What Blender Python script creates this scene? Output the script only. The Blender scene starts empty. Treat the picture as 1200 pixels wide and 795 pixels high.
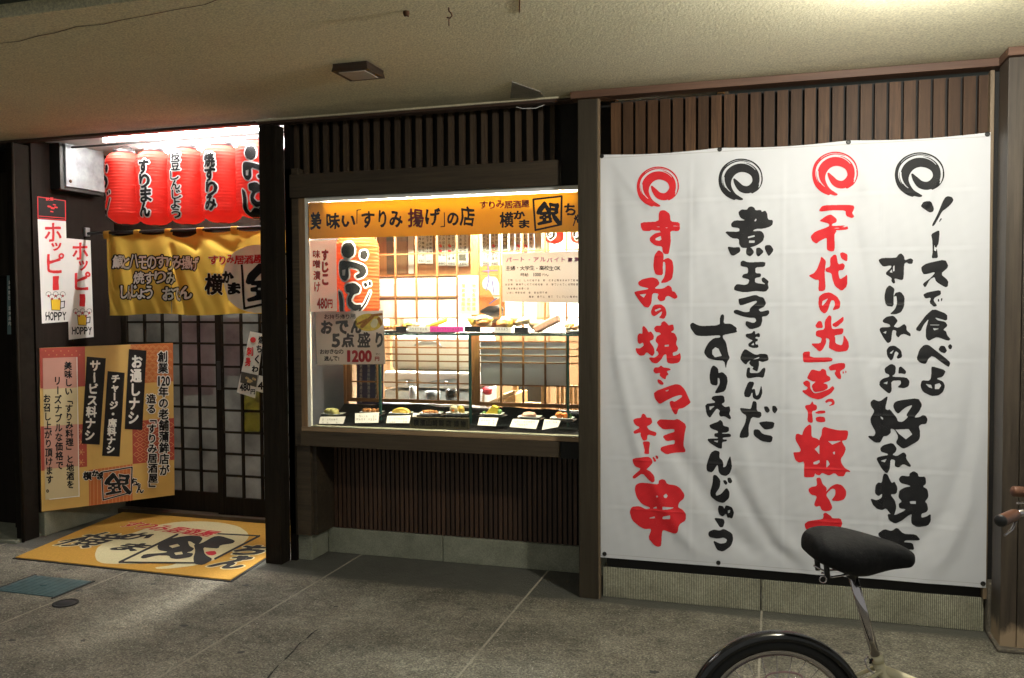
import bpy, bmesh, math, random
import numpy as np
from mathutils import Vector, Matrix
random.seed(7)
rng = np.random.default_rng(7)
R = math.radians
scene = bpy.context.scene
COL = scene.collection

# ---------------------------------------------------------------- camera
FOC, YAW, PITCH, ROLL, EYE = 1014.07, 0.295287, 0.03876116, 0.0060014, 1.5
CX, CY = 600.0, 397.5
def cam_rows():
    cy, sy, cp, sp = math.cos(YAW), math.sin(YAW), math.cos(PITCH), math.sin(PITCH)
    cr, sr = math.cos(ROLL), math.sin(ROLL)
    f = np.array([-sy*cp, cy*cp, -sp]); r = np.array([cy, sy, 0.0]); d = np.cross(f, r)
    return np.array([r*cr + d*sr, -r*sr + d*cr, f])
MROW = cam_rows()
cam = bpy.data.cameras.new("camera")
cam.sensor_width = 36.0
cam.lens = FOC/1200.0*36.0
cam.clip_start = 0.02
cam.clip_end = 400.0
cam_ob = bpy.data.objects.new("camera", cam)
COL.objects.link(cam_ob)
m = Matrix.Identity(4)
for i in range(3):
    m[i][0] = MROW[0][i]; m[i][1] = -MROW[1][i]; m[i][2] = -MROW[2][i]
m[2][3] = EYE
cam_ob.matrix_world = m
scene.camera = cam_ob

# ---------------------------------------------------------------- world, exposure
world = bpy.data.worlds.new("World")
scene.world = world
world.use_nodes = True
bg = world.node_tree.nodes["Background"]
bg.inputs[0].default_value = (0.92, 0.92, 0.84, 1)
bg.inputs[1].default_value = 0.27
scene.view_settings.view_transform = 'Standard'
scene.view_settings.look = 'None'
scene.view_settings.exposure = 0.5
scene.view_settings.gamma = 1.0
scene.cycles.use_denoising = True
scene.cycles.max_bounces = 7
scene.cycles.diffuse_bounces = 4
scene.cycles.transparent_max_bounces = 12
scene.cycles.sample_clamp_indirect = 4.0
scene.cycles.caustics_reflective = False
scene.cycles.caustics_refractive = False
LAMP_EAVE, LAMP_CASE, LAMP_ROOM, LAMP_PORCH, LAMP_KITCHEN = 690.0, 600.0, 17.0, 190.0, 380.0

# ---------------------------------------------------------------- measuring: a photo point on a plane of the place
def ray(x, y):
    x = np.asarray(x, float); y = np.asarray(y, float)
    v = np.stack([(x-CX)/FOC, (y-CY)/FOC, np.ones_like(x)], -1)
    return v @ MROW
EYEV = np.array([0, 0, EYE])
def on_plane(x, y, p0, n):
    d = ray(x, y); p0 = np.asarray(p0, float); n = np.asarray(n, float)
    t = ((p0-EYEV) @ n)/(d @ n)
    return EYEV + d*t[..., None]
def atY(x, y, Y): return on_plane(x, y, (0, Y, 0), (0, 1, 0))
def atZ(x, y, Z): return on_plane(x, y, (0, 0, Z), (0, 0, 1))
def atX(x, y, X): return on_plane(x, y, (X, 0, 0), (1, 0, 0))
def atD(x, y, D): return EYEV + ray(x, y)*D

# ---------------------------------------------------------------- object helpers
def link(o, parent=None):
    COL.objects.link(o)
    if parent is not None: o.parent = parent
    return o
def thing(name, label, cat, loc=(0, 0, 0), rot=(0, 0, 0), group=None):
    o = bpy.data.objects.new(name, None); COL.objects.link(o)
    o.empty_display_size = 0.05
    o.location = loc; o.rotation_euler = rot
    bpy.context.view_layer.update()
    return tag(o, label, cat, group)
def tag(o, label=None, cat=None, group=None, kind=None):
    if label: o['label'] = label
    if cat: o['category'] = cat
    if group: o['group'] = group
    if kind: o['kind'] = kind
    return o
class MB:
    """collects faces of one mesh, in world coordinates"""
    def __init__(s): s.v = []; s.f = []; s.sm = []
    def add(s, vs, fs, smooth=False):
        n = len(s.v); s.v += [tuple(map(float, p)) for p in vs]
        s.f += [tuple(i+n for i in f) for f in fs]; s.sm += [smooth]*len(fs)
        return s
    def box(s, x0, x1, y0, y1, z0, z1):
        vs = [(x, y, z) for x in (x0, x1) for y in (y0, y1) for z in (z0, z1)]
        return s.add(vs, [(0,1,3,2),(4,6,7,5),(0,4,5,1),(2,3,7,6),(0,2,6,4),(1,5,7,3)])
    def obox(s, c, ax, ay, az):
        """box with centre c and half axis vectors"""
        c, ax, ay, az = map(np.asarray, (c, ax, ay, az))
        vs = [c+i*ax+j*ay+k*az for i in (-1, 1) for j in (-1, 1) for k in (-1, 1)]
        return s.add(vs, [(0,1,3,2),(4,6,7,5),(0,4,5,1),(2,3,7,6),(0,2,6,4),(1,5,7,3)])
    def quadslab(s, a, b, c, d, th):
        """four corners (any plane) given thickness along th vector"""
        P = [np.asarray(p, float) for p in (a, b, c, d)]; th = np.asarray(th, float)
        vs = P+[p+th for p in P]
        return s.add(vs, [(0,1,2,3),(7,6,5,4),(0,4,5,1),(1,5,6,2),(2,6,7,3),(3,7,4,0)])
    def prism(s, pts, th):
        n = len(pts); th = np.asarray(th, float)
        P = [np.asarray(p, float) for p in pts]
        vs = P+[p+th for p in P]
        return s.add(vs, [tuple(range(n)), tuple(range(2*n-1, n-1, -1))]+[(i, i+n, (i+1) % n+n, (i+1) % n) for i in range(n)])
    def tube(s, pts, r, n=10, cap=True, closed=False):
        pts = [np.asarray(p, float) for p in pts]; k = len(pts)
        rs = r if isinstance(r, (list, tuple)) else [r]*k
        vs = []; up = np.array([0.13, 0.21, 0.97]); prev = None
        for i, p in enumerate(pts):
            if closed: t = pts[(i+1) % k]-pts[i-1]
            else: t = pts[min(i+1, k-1)]-pts[max(i-1, 0)]
            t = t/(np.linalg.norm(t)+1e-12)
            if prev is None:
                a = np.cross(t, up if abs(t@up) < .95 else np.array([1.0, 0, 0]))
            else: a = prev-t*(prev@t)
            a /= np.linalg.norm(a)+1e-12; prev = a; b = np.cross(t, a)
            for j in range(n):
                q = 2*math.pi*j/n
                vs.append(p+rs[i]*(math.cos(q)*a+math.sin(q)*b))
        fs = []
        for i in range(k if closed else k-1):
            for j in range(n):
                i2 = (i+1) % k
                fs.append((i*n+j, i*n+(j+1) % n, i2*n+(j+1) % n, i2*n+j))
        s.add(vs, fs, True)
        if cap and not closed:
            m0 = len(s.v)-len(vs)
            s.f += [tuple(m0+j for j in range(n-1, -1, -1)), tuple(m0+(k-1)*n+j for j in range(n))]; s.sm += [False]*2
        return s
    def lathe(s, prof, c=(0, 0, 0), n=28, axis=(0, 0, 1), smooth=True, sx=1.0, sy=1.0):
        """prof = list of (radius, height)"""
        ax = Vector(axis).normalized(); q = Vector((0, 0, 1)).rotation_difference(ax).to_matrix()
        vs = []; c = Vector([float(t) for t in c])
        for (r, h) in prof:
            for j in range(n):
                a = 2*math.pi*j/n
                vs.append(c+q@Vector((r*math.cos(a)*sx, r*math.sin(a)*sy, h)))
        fs = [(i*n+j, i*n+(j+1) % n, (i+1)*n+(j+1) % n, (i+1)*n+j) for i in range(len(prof)-1) for j in range(n)]
        return s.add(vs, fs, smooth)
    def blob(s, c, rx, ry, rz, n=12, m=8, noise=0.0, seed=0):
        rr = random.Random(seed); vs = []; fs = []
        ph = [rr.uniform(0, 6.28) for _ in range(6)]
        for i in range(m+1):
            th = math.pi*i/m
            for j in range(n):
                a = 2*math.pi*j/n
                k = 1+noise*(math.sin(3*a+ph[0]+2*th)+math.sin(2*th*2+ph[1]+a)+.6*math.sin(5*a+ph[2]-3*th))*math.sin(th)
                vs.append((c[0]+rx*k*math.sin(th)*math.cos(a), c[1]+ry*k*math.sin(th)*math.sin(a), c[2]+rz*k*math.cos(th)))
        fs = [(i*n+j, (i+1)*n+j, (i+1)*n+(j+1) % n, i*n+(j+1) % n) for i in range(m) for j in range(n)]
        return s.add(vs, fs, True)
    def grid(s, fn, nu, nv, smooth=True):
        vs = [fn(i/nu, j/nv) for j in range(nv+1) for i in range(nu+1)]
        w = nu+1
        return s.add(vs, [(j*w+i, j*w+i+1, (j+1)*w+i+1, (j+1)*w+i) for j in range(nv) for i in range(nu)], smooth)
    def mesh(s, name, mat=None):
        me = bpy.data.meshes.new(name)
        me.from_pydata(s.v, [], s.f)
        me.polygons.foreach_set('use_smooth', s.sm)
        me.validate(); me.update()
        if mat: me.materials.append(mat)
        return me
    def build(s, name, mat, parent=None, bevel=0.0, solid=0.0, weld=False):
        me = s.mesh(name, mat); o = bpy.data.objects.new(name, me); link(o, parent)
        if parent is not None: o.matrix_parent_inverse = Matrix.Identity(4)
        if parent is not None:
            # geometry is in world coordinates: bring it into the parent's frame
            w = parent_world(parent).inverted()
            me.transform(w)
        if weld:
            md = o.modifiers.new('weld', 'WELD'); md.merge_threshold = 1e-5
        if solid:
            md = o.modifiers.new('solid', 'SOLIDIFY'); md.thickness = solid; md.offset = 0
        if bevel:
            md = o.modifiers.new('bevel', 'BEVEL'); md.width = bevel; md.segments = 2; md.limit_method = 'ANGLE'; md.angle_limit = R(40)
        return o
def parent_world(p):
    mats = []
    while p is not None:
        mats.append(Matrix.LocRotScale(p.location, p.rotation_euler, p.scale)); p = p.parent
    w = Matrix.Identity(4)
    for mm in reversed(mats): w = w @ mm
    return w
def placed(name, me, parent, loc):
    """another object on a shared mesh; loc is in the parent's frame"""
    o = bpy.data.objects.new(name, me); link(o, parent); o.location = loc
    return o

# ---------------------------------------------------------------- materials
def nmat(name):
    mt = bpy.data.materials.new(name); mt.use_nodes = True
    nt = mt.node_tree; b = nt.nodes['Principled BSDF']
    return mt, nt, b
def N(nt, kind, **kw):
    n = nt.nodes.new(kind)
    for k, v in kw.items():
        if k.startswith('i_'): n.inputs[k[2:].replace('_', ' ')].default_value = v
        else: setattr(n, k, v)
    return n
def c4(c): return (c[0], c[1], c[2], 1)
def ramp(nt, fac, stops):
    r = N(nt, 'ShaderNodeValToRGB'); e = r.color_ramp.elements
    while len(e) < len(stops): e.new(0.5)
    for q, (p, c) in zip(e, stops): q.position = p; q.color = c4(c)
    nt.links.new(fac, r.inputs[0]); return r.outputs[0]
def coords(nt, scale=(1, 1, 1), kind='Object', rot=(0, 0, 0)):
    tc = N(nt, 'ShaderNodeTexCoord'); mp = N(nt, 'ShaderNodeMapping')
    mp.inputs['Scale'].default_value = scale; mp.inputs['Rotation'].default_value = rot
    nt.links.new(tc.outputs[kind], mp.inputs[0]); return mp.outputs[0]
def geo_coords(nt, scale=(1, 1, 1)):
    g = N(nt, 'ShaderNodeNewGeometry'); mp = N(nt, 'ShaderNodeMapping')
    mp.inputs['Scale'].default_value = scale
    nt.links.new(g.outputs['Position'], mp.inputs[0]); return mp.outputs[0]
def noise(nt, vec, scale, detail=4, rough=.6):
    n = N(nt, 'ShaderNodeTexNoise'); n.inputs['Scale'].default_value = scale
    n.inputs['Detail'].default_value = detail; n.inputs['Roughness'].default_value = rough
    nt.links.new(vec, n.inputs['Vector']); return n.outputs['Fac']
def mixc(nt, fac, a, b, mode='MIX'):
    x = N(nt, 'ShaderNodeMix', data_type='RGBA', blend_type=mode)
    if hasattr(fac, 'is_linked') or hasattr(fac, 'links'): nt.links.new(fac, x.inputs[0])
    else: x.inputs[0].default_value = fac
    for k, q in ((6, a), (7, b)):
        if isinstance(q, tuple): x.inputs[k].default_value = c4(q)
        else: nt.links.new(q, x.inputs[k])
    return x.outputs[2]
def bump(nt, b, h, strength, dist):
    n = N(nt, 'ShaderNodeBump'); n.inputs['Strength'].default_value = strength; n.inputs['Distance'].default_value = dist
    nt.links.new(h, n.inputs['Height']); nt.links.new(n.outputs[0], b.inputs['Normal'])
def plain(name, c, rough=.6, metal=0.0, vary=.12, scale=9, spec=.5, emit=None, es=0.0, tr=None):
    mt, nt, b = nmat(name)
    v = noise(nt, geo_coords(nt), scale, 5)
    lo = tuple(x*(1-vary) for x in c); hi = tuple(min(1, x*(1+vary)) for x in c)
    nt.links.new(ramp(nt, v, [(.3, lo), (.7, hi)]), b.inputs['Base Color'])
    b.inputs['Roughness'].default_value = rough; b.inputs['Metallic'].default_value = metal
    b.inputs['Specular IOR Level'].default_value = spec
    if emit: b.inputs['Emission Color'].default_value = c4(emit); b.inputs['Emission Strength'].default_value = es
    return mt
def wood(name, dark, light, axis='z', fine=60, rough=.55, gloss=.4, wear=None):
    mt, nt, b = nmat(name)
    st = {'z': (1, 1, .05), 'x': (.05, 1, 1), 'y': (1, .05, 1)}[axis]
    g = N(nt, 'ShaderNodeObjectInfo')
    vec = geo_coords(nt, st)
    ad = N(nt, 'ShaderNodeVectorMath', operation='ADD'); nt.links.new(vec, ad.inputs[0])
    sc = N(nt, 'ShaderNodeVectorMath', operation='SCALE'); sc.inputs[0].default_value = (7, 5, 3); nt.links.new(g.outputs['Random'], sc.inputs['Scale'])
    nt.links.new(sc.outputs[0], ad.inputs[1]); vec = ad.outputs[0]
    f = noise(nt, vec, fine, 6, .7); big = noise(nt, vec, fine/8, 3)
    col = ramp(nt, f, [(.3, dark), (.72, light)])
    mid = tuple((a+c)/2*.75 for a, c in zip(dark, light))
    col = mixc(nt, ramp(nt, big, [(.4, (0, 0, 0)), (.65, (.7, .7, .7))]), col, mid)
    # each board its own tone
    rr = N(nt, 'ShaderNodeMapRange'); rr.inputs['To Min'].default_value = .72; rr.inputs['To Max'].default_value = 1.25
    nt.links.new(g.outputs['Random'], rr.inputs[0])
    mu = N(nt, 'ShaderNodeVectorMath', operation='SCALE'); nt.links.new(col, mu.inputs[0]); nt.links.new(rr.outputs[0], mu.inputs['Scale'])
    col = mu.outputs[0]
    if wear:
        z = N(nt, 'ShaderNodeSeparateXYZ'); nt.links.new(geo_coords(nt), z.inputs[0])
        nz = noise(nt, geo_coords(nt, (1, 1, .35)), 14, 5)
        m1 = N(nt, 'ShaderNodeMath', operation='MULTIPLY_ADD'); nt.links.new(nz, m1.inputs[0]); m1.inputs[1].default_value = wear[1]; nt.links.new(z.outputs[2], m1.inputs[2])
        fac = ramp(nt, m1.outputs[0], [(wear[0]-.02, (1, 1, 1)), (wear[0]+.03, (0, 0, 0))])
        col = mixc(nt, fac, col, wear[2])
    nt.links.new(col, b.inputs['Base Color'])
    b.inputs['Roughness'].default_value = rough; b.inputs['Specular IOR Level'].default_value = gloss
    bump(nt, b, f, .35, .0015)
    return mt
def concrete(name, a, c, scale=4, grain=180, bumps=.35, rough=.85, grooves=None, specks=None, dist=.003):
    mt, nt, b = nmat(name)
    vec = geo_coords(nt)
    big = noise(nt, vec, scale, 6, .65); fin = noise(nt, vec, grain, 3, .7)
    col = ramp(nt, big, [(.3, a), (.7, c)])
    sp = ramp(nt, fin, [(.35, (.75, .75, .75)), (.65, (1.15, 1.15, 1.15))])
    col = mixc(nt, 1.0, col, sp, 'MULTIPLY')
    h = fin
    if specks:
        vo = N(nt, 'ShaderNodeTexVoronoi'); vo.inputs['Scale'].default_value = specks[0]; nt.links.new(vec, vo.inputs['Vector'])
        f1 = ramp(nt, vo.outputs['Distance'], [(specks[1], (1, 1, 1)), (specks[1]+.12, (0, 0, 0))])
        wn = noise(nt, vec, 30, 2); g1 = ramp(nt, wn, [(.48, (0, 0, 0)), (.6, (1, 1, 1))])
        f2 = mixc(nt, 1.0, f1, g1, 'MULTIPLY')
        col = mixc(nt, f2, col, specks[2])
        vo2 = N(nt, 'ShaderNodeTexVoronoi'); vo2.inputs['Scale'].default_value = specks[0]*1.7; nt.links.new(vec, vo2.inputs['Vector'])
        f3 = ramp(nt, vo2.outputs['Distance'], [(.12, (.75, .75, .75)), (.26, (0, 0, 0))])
        col = mixc(nt, f3, col, tuple(x*.45 for x in a))
    if grooves:
        sx = N(nt, 'ShaderNodeSeparateXYZ'); nt.links.new(vec, sx.inputs[0])
        wv = N(nt, 'ShaderNodeMath', operation='SINE'); ml = N(nt, 'ShaderNodeMath', operation='MULTIPLY'); ml.inputs[1].default_value = grooves
        nt.links.new(sx.outputs[0], ml.inputs[0]); nt.links.new(ml.outputs[0], wv.inputs[0])
        ad = N(nt, 'ShaderNodeMath', operation='MULTIPLY_ADD'); nt.links.new(wv.outputs[0], ad.inputs[0]); ad.inputs[1].default_value = .7; nt.links.new(fin, ad.inputs[2])
        h = ad.outputs[0]
        gr = ramp(nt, wv.outputs[0], [(.25, (.55, .55, .52)), (.75, (1.12, 1.12, 1.1))]); col = mixc(nt, 1.0, col, gr, 'MULTIPLY')  # groove troughs darkened in the colour, standing in for shade between ribs
    nt.links.new(col, b.inputs['Base Color'])
    b.inputs['Roughness'].default_value = rough; b.inputs['Specular IOR Level'].default_value = .3
    bump(nt, b, h, bumps, dist)
    return mt
def emissive(name, c, s):
    mt, nt, b = nmat(name)
    b.inputs['Base Color'].default_value = c4(c); b.inputs['Emission Color'].default_value = c4(c); b.inputs['Emission Strength'].default_value = s
    return mt
def translucent(name, c, t=.5, rough=.6, emit=0.0, coat=.2, vary=.06, weave=0):
    """paper, cloth or acrylic that lets light through"""
    mt, nt, b = nmat(name)
    v = noise(nt, geo_coords(nt), 6, 4)
    col = ramp(nt, v, [(.3, tuple(x*(1-vary) for x in c)), (.7, tuple(min(1, x*(1+vary)) for x in c))])
    nt.links.new(col, b.inputs['Base Color']); b.inputs['Roughness'].default_value = rough; b.inputs['Specular IOR Level'].default_value = coat
    tr = N(nt, 'ShaderNodeBsdfTranslucent'); nt.links.new(col, tr.inputs[0])
    mx = N(nt, 'ShaderNodeMixShader'); mx.inputs[0].default_value = t
    nt.links.new(b.outputs[0], mx.inputs[1]); nt.links.new(tr.outputs[0], mx.inputs[2])
    out = nt.nodes['Material Output']; nt.links.new(mx.outputs[0], out.inputs[0])
    if emit: nt.links.new(col, b.inputs['Emission Color']); b.inputs['Emission Strength'].default_value = emit
    if weave:
        w = noise(nt, geo_coords(nt), weave, 2); bump(nt, b, w, .2, .0006)
    return mt
def glass(name, tint=(.97, .99, .98), refl=.5):
    mt, nt, b = nmat(name)
    nt.nodes.remove(b)
    tr = N(nt, 'ShaderNodeBsdfTransparent'); tr.inputs[0].default_value = c4(tint)
    gl = N(nt, 'ShaderNodeBsdfGlossy'); gl.inputs['Roughness'].default_value = .02
    fr = N(nt, 'ShaderNodeFresnel'); fr.inputs[0].default_value = 1.45
    mx = N(nt, 'ShaderNodeMixShader'); nt.links.new(fr.outputs[0], mx.inputs[0])
    nt.links.new(tr.outputs[0], mx.inputs[1]); nt.links.new(gl.outputs[0], mx.inputs[2])
    nt.links.new(mx.outputs[0], nt.nodes['Material Output'].inputs[0])
    return mt

M = {}
M['post'] = wood('dark stained post wood', (.007, .0055, .004), (.026, .020, .014), fine=50, rough=.75, gloss=.08)
M['post_grey'] = wood('grey brown post wood', (.018, .014, .009), (.055, .043, .028), fine=50, rough=.6, gloss=.25)
M['slat'] = wood('brown slat wood', (.024, .011, .005), (.095, .048, .023), fine=70, rough=.55, gloss=.2)
M['slat_dark'] = wood('dark slat wood', (.03, .014, .008), (.085, .045, .026), fine=80)
M['slat_top'] = wood('grey brown slat wood', (.028, .017, .010), (.085, .056, .034), fine=80)
M['beam'] = wood('dark beam wood', (.020, .014, .008), (.078, .055, .032), axis='x', fine=50)
M['trim'] = wood('red brown trim wood', (.08, .038, .022), (.155, .08, .047), axis='x', fine=50, rough=.6)
M['trim_dark'] = wood('dark trim wood', (.035, .018, .012), (.08, .045, .03), axis='x', fine=50, rough=.6)
M['board'] = wood('weathered wall boards', (.018, .0135, .0095), (.062, .047, .034), fine=45, rough=.5, wear=(.20, .22, (.3, .22, .14)))
M['strip'] = wood('pale batten wood', (.12, .085, .05), (.26, .19, .12), fine=60)
M['back'] = plain('black backing board', (.008, .007, .006), .8)
M['wall_dark'] = wood('dark brown wall panel', (.008, .006, .005), (.018, .013, .010), fine=30, rough=.8, gloss=.06)
M['frame_light'] = wood('light brown window frame', (.12, .07, .035), (.26, .16, .08), fine=50, rough=.5)
M['frame_lightx'] = wood('light brown window rail', (.14, .09, .05), (.34, .23, .13), axis='x', fine=50, rough=.5)
M['alu'] = plain('white painted metal', (.7, .7, .66), .4, .0)
M['shoji'] = wood('orange brown lattice wood', (.16, .065, .022), (.34, .15, .05), fine=40, rough=.5)
M['shoji_paper'] = translucent('white shoji paper', (.86, .86, .84), .35)
M['base'] = concrete('ribbed concrete kerb', (.36, .35, .26), (.58, .56, .43), 5, 120, .8, grooves=2*math.pi/.0085, dist=.004)
M['base_grey'] = concrete('grey concrete plinth', (.17, .175, .13), (.27, .275, .21), 7, 160, .3)
M['mortar'] = concrete('dark mortar', (.08, .07, .055), (.16, .14, .11), 12, 90, .6)
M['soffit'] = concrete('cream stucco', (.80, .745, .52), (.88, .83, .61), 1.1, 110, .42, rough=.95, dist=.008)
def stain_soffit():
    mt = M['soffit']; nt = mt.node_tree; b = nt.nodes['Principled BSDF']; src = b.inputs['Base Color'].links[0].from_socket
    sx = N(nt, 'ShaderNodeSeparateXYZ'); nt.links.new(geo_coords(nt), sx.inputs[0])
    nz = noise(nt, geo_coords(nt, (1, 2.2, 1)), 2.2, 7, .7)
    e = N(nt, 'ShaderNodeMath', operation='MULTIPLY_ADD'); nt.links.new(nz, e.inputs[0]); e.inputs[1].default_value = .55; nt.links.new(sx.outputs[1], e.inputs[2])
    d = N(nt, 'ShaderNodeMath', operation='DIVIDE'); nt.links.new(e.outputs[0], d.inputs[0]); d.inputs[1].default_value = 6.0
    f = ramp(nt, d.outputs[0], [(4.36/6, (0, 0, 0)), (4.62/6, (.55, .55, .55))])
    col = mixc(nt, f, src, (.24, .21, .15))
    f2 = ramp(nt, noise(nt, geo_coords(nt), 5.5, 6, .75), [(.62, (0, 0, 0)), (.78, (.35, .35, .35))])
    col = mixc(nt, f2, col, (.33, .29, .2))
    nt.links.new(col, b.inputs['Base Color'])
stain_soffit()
M['soffit_end'] = plain('dark green grey concrete', (.06, .075, .07), .9)
M['white_ceil'] = plain('white painted ceiling', (.82, .80, .78), .6)
M['black'] = plain('black plastic', (.012, .012, .013), .4)
M['black_metal'] = plain('black painted metal', (.02, .019, .018), .45, .3)
M['steel'] = plain('galvanised box steel', (.30, .325, .34), .45, .3, .25, 14)
M['chrome'] = plain('chrome', (.50, .47, .50), .14, 1.0, .02)
M['rust'] = plain('rusty iron', (.10, .045, .02), .8, .3)
M['white'] = plain('white print', (.85, .85, .84), .6)
M['filler'] = concrete('grey filler', (.16, .15, .12), (.24, .23, .19), 12, 120, .6)
M['ink'] = plain('black ink', (.012, .012, .013), .7, vary=.3, scale=30, spec=.15)
M['red'] = plain('red ink', (.62, .018, .022), .6)
M['red_dark'] = plain('dark red ink', (.35, .02, .03), .6)
M['glass'] = glass('clear window glass')
M['glass_shelf'] = glass('shelf glass', (.85, .95, .92))
M['grout'] = concrete('pale joint mortar', (.30, .28, .22), (.42, .39, .31), 9, 100, .3)

# ---------------------------------------------------------------- lettering: ink coverage on a fine grid, turned into thin meshes
_glyph = {}
def glyph_sdf(ch, rot90=False, em=True):
    """signed distance of a character in 1/96 em cells; rows run downward"""
    key = (ch, rot90)
    if key in _glyph: return _glyph[key]
    G = 96; PAD = 12
    cu = bpy.data.curves.new('g', 'FONT'); cu.body = ch; cu.size = 1.0; cu.resolution_u = 3
    ob = bpy.data.objects.new('g', cu); COL.objects.link(ob)
    dg = bpy.context.evaluated_depsgraph_get()
    me = bpy.data.meshes.new_from_object(ob.evaluated_get(dg))
    me.calc_loop_triangles()
    V = np.zeros(len(me.vertices)*3); me.vertices.foreach_get('co', V); V = V.reshape(-1, 3)[:, :2]
    T = np.zeros(len(me.loop_triangles)*3, int); me.loop_triangles.foreach_get('vertices', T); T = T.reshape(-1, 3)
    bpy.data.objects.remove(ob); bpy.data.curves.remove(cu); bpy.data.meshes.remove(me)
    S = G+2*PAD
    B = np.zeros((S, S), bool)
    # em box of the CJK font: x 0..1 , y -0.12..0.88
    px = V[:, 0]*G+PAD; py = (0.86-V[:, 1])*G+PAD
    for t in T:
        ax, bx, cx = px[t]; ay, by, cy = py[t]
        x0, x1 = max(int(min(ax, bx, cx)), 0), min(int(max(ax, bx, cx))+2, S); y0, y1 = max(int(min(ay, by, cy)), 0), min(int(max(ay, by, cy))+2, S)
        if x0 >= x1 or y0 >= y1: continue
        X, Y = np.meshgrid(np.arange(x0, x1)+.5, np.arange(y0, y1)+.5)
        d1 = (bx-ax)*(Y-ay)-(by-ay)*(X-ax); d2 = (cx-bx)*(Y-by)-(cy-by)*(X-bx); d3 = (ax-cx)*(Y-cy)-(ay-cy)*(X-cx)
        B[y0:y1, x0:x1] |= ((d1 >= 0) & (d2 >= 0) & (d3 >= 0)) | ((d1 <= 0) & (d2 <= 0) & (d3 <= 0))
    adv = V[:, 0].max() if len(V) else .5
    if rot90: B = np.rot90(B, -1)
    Rm = 9
    def edt(mask):
        D = np.full(mask.shape, Rm+1.0); P = np.pad(mask, Rm)
        for dy in range(-Rm, Rm+1):
            for dx in range(-Rm, Rm+1):
                d = math.hypot(dx, dy)
                if d > Rm: continue
                sub = P[Rm+dy:Rm+dy+S, Rm+dx:Rm+dx+S]
                np.minimum(D, np.where(sub, d, Rm+1.0), out=D)
        return D
    sd = np.where(B, edt(~B)-.5, -(edt(B)-.5))
    ys, xs = np.nonzero(B)
    bb = (xs.min(), ys.min(), xs.max()+1, ys.max()+1) if len(xs) else (PAD, PAD, PAD+1, PAD+1)
    _glyph[key] = (sd, bb, G, PAD, adv)
    return _glyph[key]

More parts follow.
